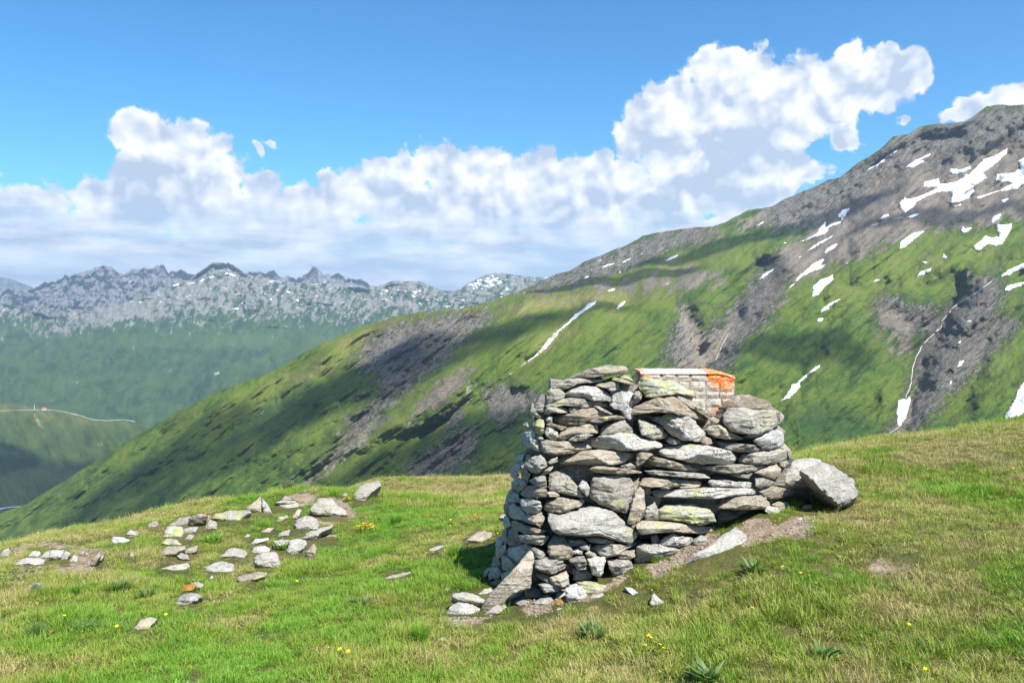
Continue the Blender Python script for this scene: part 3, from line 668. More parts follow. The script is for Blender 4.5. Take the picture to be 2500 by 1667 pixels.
# the little red-roofed house and the mast on the knoll
def far_house():
    Y = float(knoll.sample(np.array([108.]), np.array([999.]))[0]) - 8; c = P3(108, 1000, Y)
    root = empty('house', c.tolist()); tag(root, 'tiny pale house with a red roof beside the road on the left knoll', 'house')
    mw, nt = new_mat('house_wall'); finish(nt, nt.rgb((0.6, 0.57, 0.5)), 0.9); mr, nt = new_mat('house_roof'); finish(nt, nt.rgb((0.42, 0.10, 0.07)), 0.8); mg, nt = new_mat('house_window'); finish(nt, nt.rgb((0.04, 0.05, 0.06)), 0.2)
    def bx(name, x0, x1, y0, y1, z0, z1, m):
        V = [(x, y, z) for z in (z0, z1) for y in (y0, y1) for x in (x0, x1)]
        me = np_mesh(name, V, quads=[(0, 2, 3, 1), (4, 5, 7, 6), (0, 1, 5, 4), (2, 6, 7, 3), (0, 4, 6, 2), (1, 3, 7, 5)], smooth=False); me.materials.append(m)
        o = bpy.data.objects.new(name, me); C.objects.link(o); o.parent = root; return o
    bx('wall', -10, 10, -5, 5, -4, 8, mw)
    V = [(-11, -6, 8), (11, -6, 8), (11, 6, 8), (-11, 6, 8), (-11, 0, 14), (11, 0, 14)]
    me = bpy.data.meshes.new('roof'); me.from_pydata(V, [], [(0, 1, 5, 4), (2, 3, 4, 5), (0, 4, 3), (1, 2, 5), (0, 3, 2, 1)]); me.materials.append(mr)
    o = bpy.data.objects.new('roof', me); C.objects.link(o); o.parent = root
    for x in (-6, 0, 6): bx('window', x - 1.2, x + 1.2, -5.3, -4.9, 2, 5, mg)
    c = P3(84, 1000, Y); me_r = empty('mast', c.tolist()); tag(me_r, 'thin pale mast left of the red-roofed house', 'mast')
    V = []; 
    me = np_mesh('pole', [(x * (1.2 - z / 60), y * (1.2 - z / 60), z) for z in (-4, 30) for y in (-1, 1) for x in (-1, 1)], quads=[(0, 2, 3, 1), (4, 5, 7, 6), (0, 1, 5, 4), (2, 6, 7, 3), (0, 4, 6, 2), (1, 3, 7, 5)], smooth=False); me.materials.append(mw)
    o = bpy.data.objects.new('pole', me); C.objects.link(o); o.parent = me_r
far_house()

# ------------------------------------------------------------------ the meadow underfoot
GP = [(0,1667,3.9),(600,1667,3.75),(1250,1667,3.6),(1900,1667,3.4),(2500,1667,3.2),(2900,1667,2.9),(-500,1667,4.0),
 (0,1500,5.2),(400,1480,5.6),(800,1480,5.4),(1100,1500,4.95),(1300,1500,4.8),(1500,1470,4.75),(1600,1490,4.55),(1900,1500,4.1),(2300,1500,3.9),(2500,1480,3.9),(2900,1480,3.6),
 (0,1400,6.6),(300,1400,6.8),(600,1380,7.2),(900,1380,6.8),(1150,1400,5.9),(1650,1400,4.9),(1750,1330,5.15),(1880,1262,5.5),(2000,1235,5.9),(2300,1300,5.0),(2500,1300,4.95),
 (0,1345,8.4),(250,1330,8.6),(400,1290,9.2),(600,1290,8.8),(800,1270,9.2),(1000,1300,8.0),(1150,1290,7.6),
 (30,1330,9.6),(150,1296,10.2),(300,1275,10.8),(430,1240,11.6),(600,1222,12.2),(720,1196,12.6),(860,1196,12.6),(920,1215,11.0),(1050,1230,10.6),(1200,1235,10.4),
 (2200,1180,6.9),(2500,1150,6.9),(2050,1110,8.3),(2200,1075,9.6),(2350,1052,10.6),(2500,1024,11.2),(2800,990,11.2),(2000,1130,7.6),(1900,1125,8.4)]
gx = [(p[0] - 1250) / F * p[2] for p in GP]; gy = [p[2] for p in GP]; gz = [CZ - (p[1] - HY) / F * p[2] for p in GP]
for x, y, z in [(-8, 0.5, -.9), (0, 0.5, 0.1), (8, 0.5, 1.0), (0, -8, .6), (-14, -8, -1.2), (14, -8, 2.4),
                (-16, 14, -6.0), (-9, 17, -5.2), (-14, 26, -14), (-5.2, 16.0, -3.2), (-5, 24, -10.0), (0, 27, -8.4), (7, 17, -1.9), (14, 17, -.2), (9, 27, -8.0), (18, 30, -7.0),
                (-25, 40, -22), (0, 45, -24), (25, 45, -22), (-30, 10, -7.0), (25, 8, 2.5)]:
    gx.append(x); gy.append(y); gz.append(z)
# the yellowish knoll behind the cairn
for px, py, Y in [(880,1186,17.0),(1050,1179,17.4),(1240,1172,17.6),(1400,1166,17.6),(900,1214,14.2),(1100,1208,14.2),(1300,1200,14.0)]:
    gx.append((px - 1250) / F * Y); gy.append(Y); gz.append(CZ - (py - HY) / F * Y)
_g = RBF(np.stack([gx, gy], -1), gz, 'tps', 0.0, 6.0)
def ground_base(x, y):
    return _g(x, y)
def ground(x, y):
    x = np.asarray(x, float); y = np.asarray(y, float)
    return _g(x, y) + 0.050 * fbm(x / 1.3, y / 1.3, 4, 3) + 0.034 * fbm(x / .34, y / .34, 14, 4) 

def grid_mesh(U, Yv):
    X = U[None, :] * np.sqrt(Yv[:, None] ** 2 + 4.0); YY = Yv[:, None] + 0 * X
    return X, YY
U = np.linspace(-1.15, 1.15, 760)
Yv = np.concatenate([np.linspace(-9, 2.2, 40)[:-1], np.geomspace(2.2, 20, 420)[:-1], np.geomspace(20, 62, 50)])
GX, GY = grid_mesh(U, Yv)
GZ = ground(GX, GY)
gpx = 1250 + F * GX / np.maximum(GY, .3); gpy = HY + F * (CZ - GZ) / np.maximum(GY, .3)

# where the turf is worn to earth, in world coordinates taken from photograph positions
TC = lambda L: [(1050 + x / 4.276, 1180 + y / 4.276) for x, y in L]
TD = lambda L: [(1500 + x / 3.733, 1180 + y / 3.733) for x, y in L]
TE = lambda L: [(0 + x / 3.92, 1160 + y / 3.92) for x, y in L]
TF = lambda L: [(360 + x / 4.356, 1160 + y / 4.356) for x, y in L]
TA = lambda L: [(1200 + x / 4.704, 870 + y / 4.703) for x, y in L]
TB = lambda L: [(1550 + x / 4.055, 870 + y / 4.055) for x, y in L]
SOIL = [(TD([(1080,400),(1250,330),(1400,330),(1500,400),(1640,300),(1760,330),(1800,430),(1720,500),(1560,490),(1380,530),(1200,570),(1100,500)]), 1.0),
 (TD([(620,600),(720,540),(860,470),(960,440),(900,560),(700,700),(560,760),(440,840),(360,880),(340,800),(300,760),(500,690)]), 1.0),
 (TC([(950,1300),(1100,1270),(1290,1290),(1280,1340),(1100,1390),(1000,1380)]), 0.85),
 (TC([(140,1400),(400,1400),(560,1400),(700,1350),(600,1430),(420,1480),(250,1500),(150,1470)]), 0.8),
 (TC([(980,1100),(1400,1080),(1660,1150),(1900,1000),(2100,960),(1900,1100),(1700,1230),(1400,1280),(1000,1290),(900,1230)]), 0.6),
 (TE([(110,680),(300,620),(620,630),(900,680),(1060,700),(1000,820),(840,960),(600,980),(440,900),(750,830),(640,700),(300,710),(200,800),(130,770)]), 0.6),
 (TE([(0,880),(260,860),(440,900),(540,960),(380,1010),(150,1060),(0,1060)]), 0.38),
 (TF([(1500,220),(1620,180),(1760,170),(1850,220),(1760,290),(1660,340),(1560,260)]), 1.0), (TF([(1860,220),(2100,230),(2190,330),(2220,430),(2150,470),(2040,340)]), 0.8),
 (TF([(1760,460),(1900,500),(2200,460),(2180,480),(1960,530),(1840,540)]), 0.7), (TF([(600,400),(720,400),(660,470),(560,560)]), 0.6),
 (TF([(1010,890),(1110,840),(1150,1000),(1060,920)]), .6), (TF([(1360,880),(1540,900),(1500,960),(1420,980)]), .5),
 (TF([(2270,860),(2352,850),(2352,940),(2280,950)]), .5), ([(2100,1370),(2170,1350),(2240,1390),(2200,1420),(2120,1410)], 0.45), ([(2040,1215),(2110,1190),(2130,1230),(2060,1250)], 0.35),
 ([(950,1480),(1030,1470),(1060,1500),(980,1530)], 0.35)]
def soil_at(px, py):
    jx = px + 16 * fbm(px / 18, py / 9, 201, 4); jy = py + 9 * fbm(px / 18, py / 9, 211, 4)
    s = np.zeros(np.shape(px))
    for poly, wgt in SOIL: s = np.maximum(s, wgt * soft(jx, jy, poly, 3.5))
    return s
near = (gpx > -100) & (gpx < 2600) & (gpy > 1100) & (gpy < 1700) & (GY > 2.5)
soil = np.zeros_like(GX); soil[near] = soil_at(gpx[near], gpy[near])
idx = np.arange(GX.size).reshape(GX.shape)
me = np_mesh('meadow', np.stack([GX, GY, GZ], -1).reshape(-1, 3), quads=np.stack([idx[:-1, :-1], idx[:-1, 1:], idx[1:, 1:], idx[1:, :-1]], -1).reshape(-1, 4))
fattr(me, 'soil', soil)
m, nt = new_mat('turf')
ps = nt.new('ShaderNodeNewGeometry').outputs['Position']
n1 = nt.noise(ps, 0.9, 5, 0.6); n2 = nt.noise(ps, 7, 5, 0.65); n3 = nt.noise(ps, 60, 4, 0.7)
moss = nt.mix(nt.ramp(nt.m('ADD', n1, nt.m('MULTIPLY', n2, 0.6)), 0.6, 1.0), nt.rgb((0.055, 0.085, 0.018)), nt.rgb((0.15, 0.13, 0.048)))
moss = nt.mix(nt.ramp(n3, 0.45, 0.72), moss, nt.rgb((0.13, 0.095, 0.045)))
earth = nt.mix(nt.ramp(nt.m('ADD', n2, nt.m('MULTIPLY', n3, .6)), 0.6, 1.0), nt.rgb((0.17, 0.105, 0.065)), nt.rgb((0.40, 0.31, 0.23)))
peb = nt.vor(ps, 85, 0, 'F1'); earth = nt.mix(nt.ramp(peb, 0.30, 0.18), earth, nt.rgb((0.42, 0.38, 0.33)))
sl = nt.ramp(nt.m('ADD', attr(nt, 'soil'), nt.m('MULTIPLY', nt.m('SUBTRACT', n2, 0.5), 0.9)), 0.35, 0.6)
finish(nt, nt.mix(sl, moss, earth), 0.95, nt.m('ADD', n3, nt.m('MULTIPLY', n2, 2.0)), 1.0, 0.02, 0.1)
me.materials.append(m)
meadow = bpy.data.objects.new('meadow', me); C.objects.link(meadow); meadow['kind'] = 'structure'
# skirt that carries the hillside on down into the ravine, out of sight of the path
m2, nt = new_mat('ravine_slope'); ps = nt.new('ShaderNodeNewGeometry').outputs['Position']
finish(nt, nt.mix(nt.noise(ps, 0.02, 6), nt.rgb((0.04, 0.07, 0.02)), nt.rgb((0.12, 0.12, 0.04))), 0.95)
def skirt():
    top = np.stack([GX[-1], GY[-1], GZ[-1]], -1)[::20]
    rows_ = [top]
    for s_, dz in ((1.6, 30), (3.5, 90), (8, 240), (18, 520)):
        r_ = top.copy(); r_[:, 0] *= s_; r_[:, 1] = 62 * s_; r_[:, 2] = top[:, 2].mean() - dz; rows_.append(r_)
    V = np.concatenate(rows_); n = len(top); i = np.arange(len(V)).reshape(-1, n)
    me = np_mesh('ravine_slope', V, quads=np.stack([i[:-1, :-1], i[:-1, 1:], i[1:, 1:], i[1:, :-1]], -1).reshape(-1, 4)); me.materials.append(m2)
    o = bpy.data.objects.new('ravine_slope', me); C.objects.link(o); o['kind'] = 'structure'
skirt()

def ground_Y(px, py, lo=2.4, hi=22.0):
    """distance at which the sight line through a photograph position first meets the turf"""
    ys = np.geomspace(lo, hi, 420)
    x = (px - 1250) / F * ys; z = CZ - (py - HY) / F * ys
    g = ground(x, ys); k = np.where(z <= g)[0]
    if len(k): return float(ys[k[0]])
    return ground_Y(px, py + 3) if py < 1700 else None

# ------------------------------------------------------------------ stone
def stone_material(name, base=((0.25, 0.228, 0.19), (0.42, 0.385, 0.325)), lichen=0.5, spots=0.5, brown=0.3, white=0.0, orange=0.0, rust=0.0, yellow=None):
    m, nt = new_mat(name)
    tc = nt.new('ShaderNodeTexCoord').outputs['Object']
    oi = nt.new('ShaderNodeObjectInfo'); rnd = oi.outputs['Random']
    off = nt.v('SCALE', nt.comb(rnd, nt.m('MULTIPLY', rnd, 7.3), nt.m('MULTIPLY', rnd, 3.1)), scale=11.0)
    p = nt.v('ADD', tc, off)
    n1 = nt.noise(p, 5, 5, 0.6); n2 = nt.noise(p, 22, 6, 0.68); n3 = nt.noise(p, 110, 4, 0.72)
    lay = nt.noise(nt.v('MULTIPLY', p, (4.0, 4.0, 46.0)), 1.0, 4, 0.6, 0.6)
    tone = nt.m('ADD', nt.m('MULTIPLY', n1, 0.9), nt.m('ADD', nt.m('MULTIPLY', n2, 0.7), nt.m('MULTIPLY', lay, 0.35)))
    tone = nt.m('ADD', tone, nt.m('MULTIPLY', nt.m('SUBTRACT', rnd, 0.5), 0.35))
    col = nt.mix(nt.ramp(tone, 0.72, 1.22), nt.rgb(base[0]), nt.rgb(base[1]))
    col = nt.mix(nt.m('MULTIPLY', nt.ramp(n1, 0.52, 0.70), brown), col, nt.rgb((0.24, 0.165, 0.10)))
    col = nt.mix(nt.m('MULTIPLY', nt.ramp(n3, 0.52, 0.70), 0.55), col, nt.rgb((0.12, 0.115, 0.105)))
    col = nt.mix(nt.m('MULTIPLY', nt.ramp(n3, 0.48, 0.34), 0.35), col, nt.rgb((0.52, 0.49, 0.44)))
    # pale crusty lichen and black dots
    wh = nt.ramp(nt.noise(p, 13, 6, 0.7), 0.54 - white * .2, 0.62 - white * .2)
    col = nt.mix(nt.m('MULTIPLY', wh, 0.30 + 0.4 * white), col, nt.rgb((0.56, 0.55, 0.52)))
    zone = nt.ramp(nt.noise(p, 6.5, 3, 0.5), 0.46, 0.60)
    vd = nt.vor(nt.v('ADD', p, nt.v('SCALE', nt.comb(n2, n3, n1), scale=0.02)), 62, 0)
    vd2 = nt.vor(p, 30, 0)
    dots = nt.m('MULTIPLY', nt.m('MAXIMUM', nt.ramp(vd, 0.40, 0.28), nt.ramp(vd2, 0.27, 0.17)), zone)
    col = nt.mix(nt.m('MULTIPLY', dots, spots), col, nt.rgb((0.045, 0.045, 0.042)))
    yl = nt.ramp(nt.noise(nt.v('ADD', p, (5, 3, 1)), 8.5, 6, 0.7), 0.64 - 0.10 * lichen, 0.68 - 0.10 * lichen)
    col = nt.mix(nt.m('MULTIPLY', yl, 0.65 * min(1, lichen * 2)), col, nt.rgb((0.40, 0.41, 0.15)))
    if orange:
        og = nt.ramp(nt.m('ADD', nt.noise(p, 11, 6, 0.72), orange - 0.5), 0.52, 0.60)
        col = nt.mix(og, col, nt.mix(n3, nt.rgb((0.75, 0.16, 0.02)), nt.rgb((0.85, 0.30, 0.06))))
    if rust:
        og = nt.ramp(nt.m('ADD', nt.noise(p, 7, 5, 0.6), rust - 0.5), 0.50, 0.58)
        col = nt.mix(og, col, nt.mix(n2, nt.rgb((0.22, 0.10, 0.03)), nt.rgb((0.45, 0.26, 0.05))))
    crack = nt.ramp(nt.vor(nt.v('MULTIPLY', nt.v('ADD', p, nt.v('SCALE', nt.comb(n2, n1, n2), scale=0.10)), (1, 1, 3.2)), 7.0, 0, 'DISTANCE_TO_EDGE'), 0.0, 0.035)
    h = nt.m('ADD', nt.m('MULTIPLY', n2, 1.0), nt.m('ADD', nt.m('MULTIPLY', n3, 0.30), nt.m('ADD', nt.m('MULTIPLY', lay, 0.9), nt.m('MULTIPLY', crack, 0.10))))
    col = nt.mix(nt.m('MULTIPLY', nt.m('SUBTRACT', 1.0, crack), 0.06), col, nt.rgb((0.07, 0.06, 0.05)))
    finish(nt, col, 0.92, h, 0.9, 0.022, 0.15)
    return m
M_st = [stone_material('gneiss_grey'), stone_material('gneiss_tan', ((0.27, 0.23, 0.17), (0.45, 0.39, 0.30)), 0.45, 0.4, 0.5),
        stone_material('gneiss_spotted', ((0.28, 0.26, 0.225), (0.48, 0.45, 0.395)), 0.5, 0.85, 0.1, 0.4), stone_material('gneiss_pale', ((0.28, 0.265, 0.23), (0.44, 0.415, 0.365)), 0.4, 0.4, 0.15, 0.15),
        stone_material('gneiss_lichened', ((0.26, 0.25, 0.20), (0.42, 0.41, 0.33)), 1.7, 0.4, 0.2, 0.3), stone_material('gneiss_brown', ((0.20, 0.16, 0.115), (0.36, 0.30, 0.22)), 0.3, 0.3, 0.9),
        stone_material('gneiss_rusty', ((0.28, 0.26, 0.23), (0.44, 0.42, 0.38)), 0.4, 0.3, 0.3, 0.3, rust=0.62), stone_material('gneiss_blue_grey', ((0.28, 0.28, 0.265), (0.45, 0.445, 0.42)), 0.4, 0.45, 0.05, 0.5)]
TMP = dict(g=0, t=1, s=2, p=3, l=4, b=5, r=6, u=7)

def wall_Y(px, py):
    """front face of the dry-stone wall: a corner at 1310, a flank that turns away to the left, leaning back as it rises"""
    px = np.asarray(px, float); py = np.asarray(py, float)
    base = 4.90 + np.maximum(px - 1310, 0) * 0.00075 + np.maximum(px - 1840, 0) * 0.004 + (1480 - py) * 0.00078
    side = np.log1p(np.exp((1312 - px) / 12.0)) * 12.0
    return base + side * 0.0055

def make_stone(name, poly, Yfun, depth, mat, bulge=0.05, facets=6, tilt=0.75, rough=0.012, jag=1.0, n=72, seed=0, prot=0.0, drop=0.0, rr=0.16, tuck=(0.7, 0.60)):
    """a stone whose silhouette is poly (photograph positions); Yfun gives the distance of its face, depth its size behind"""
    r = np.random.default_rng(seed + 1000)
    poly = np.asarray(poly, float)
    nx = np.roll(poly, -1, 0)
    # drop repeated corners and round the outline a little
    seg = np.hypot(*(nx - poly).T); cum = np.r_[0, np.cumsum(seg)]; per = cum[-1]
    t = np.linspace(0, per, n, endpoint=False)
    cl = np.vstack([poly, poly[:1]])
    ox = np.interp(t, cum, cl[:, 0]); oy = np.interp(t, cum, cl[:, 1])
    ox = (np.roll(ox, 1) + 8 * ox + np.roll(ox, -1)) / 10; oy = (np.roll(oy, 1) + 8 * oy + np.roll(oy, -1)) / 10
    A = 0.5 * abs(np.sum(ox * np.roll(oy, -1) - oy * np.roll(ox, -1)))
    cx = np.mean(ox); cy = np.mean(oy)
    size = math.sqrt(A)
    ph = seed * 3.7
    j = jag * min(2.2, size * 0.022)
    ox = ox + j * 1.2 * fbm(t / (size * .16 + 2), t * 0 + ph, 3, 4, .6); oy = oy + j * fbm(t / (size * .16 + 2), t * 0 + ph + 9, 6, 4, .6)
    rings = [0.0, 0.22, 0.42, 0.60, 0.75, 0.87, 0.95, 1.0]
    fr = np.array(rings[1:])[:, None]
    RX = cx + (ox - cx)[None] * fr; RY = cy + (oy - cy)[None] * fr
    RX = np.vstack([RX]); RY = np.vstack([RY])
    X = np.concatenate([[cx], RX.ravel()]); Yp = np.concatenate([[cy], RY.ravel()])
    q = np.concatenate([[0], np.repeat(rings[1:], n)])
    Y0 = Yfun(X, Yp)
    Yc = float(np.mean(Y0)); mpp = Yc / F                                  # metres per photograph pixel
    w_ = (X - cx) * mpp; h_ = (cy - Yp) * mpp; S = size * mpp
    # convex face cut by random planes
    face = np.full(X.shape, -1e9)
    for k in range(facets):
        a = r.uniform(0, 2 * np.pi); s = r.uniform(0.15, 1.0) * tilt
        c0 = r.uniform(-0.10, 0.0) * S * 1.2
        face = np.maximum(face, c0 + s * (np.cos(a) * w_ + np.sin(a) * h_ * 1.25))
    # the top of a stone always leans away, its foot tucks under
    hh = (oy.max() - oy.min()) * mpp * 0.5
    face = np.maximum(face, 1.0 * (h_ - hh * 0.45)); face = np.maximum(face, tuck[0] * (-h_ - hh * tuck[1]))
    face = face - face.min()
    face = np.minimum(face, depth * 0.7)
    ro = np.clip((q - (1 - rr * 1.6)) / (rr * 1.6), 0, 1) ** 2 * S * 0.11
    Yf = Y0 + face - bulge + ro - prot
    P = P3(X, Yp, Yf)
    # sides and back
    bx = []
    eY = Yf[1 + 6 * n:1 + 7 * n]
    for kk, (s, dd) in enumerate(((1.0, 0.22), (1.0, 0.55), (0.9, 0.85), (0.62, 1.0))):
        X2 = cx + (ox - cx) * s; Y2 = cy + (oy - cy) * s
        D = eY + (depth) * dd
        b = P3(X2, Y2, D); b[:, 2] -= drop * dd
        bx.append(b)
    V = np.concatenate([P] + bx + [np.mean(bx[-1], 0, keepdims=True)])
    # break the surface up
    cen = V.mean(0); seedv = seed * 1.7
    dr = (V - cen); dr /= np.linalg.norm(dr, axis=1, keepdims=True) + 1e-9
    amp = rough * min(1.0, S / 0.12)
    nz = noise3(V * 22 + seedv, 3) * 1.1 + noise3(V * 55 + seedv, 4) * 0.6 + noise3(V * np.array([9, 9, 75]) + seedv, 5) * 0.8
    V = V + dr * (nz * amp)[:, None] * 1.5
    T = [(0, 1 + i, 1 + (i + 1) % n) for i in range(n)]
    Q = []
    nr = 7 + 4
    ia = np.arange(n); ib = (ia + 1) % n
    for k in range(nr - 1):
        a = 1 + k * n; b = 1 + (k + 1) * n
        Q.append(np.stack([a + ia, b + ia, b + ib, a + ib], -1))
    last = len(V) - 1; a = 1 + (nr - 1) * n
    T += [(a + i, last, a + (i + 1) % n) for i in range(n)]
    cen = V.mean(0)
    me = np_mesh(name, V - cen, quads=np.concatenate(Q), tris=np.array(T), smooth=True)
    me.set_sharp_from_angle(angle=math.radians(17))
    me.materials.append(mat)
    o = bpy.data.objects.new(name, me); o.location = cen
    C.objects.link(o)
    return o

ALL_POLYS = []      # (polygon, nearest distance): where no grass may grow through

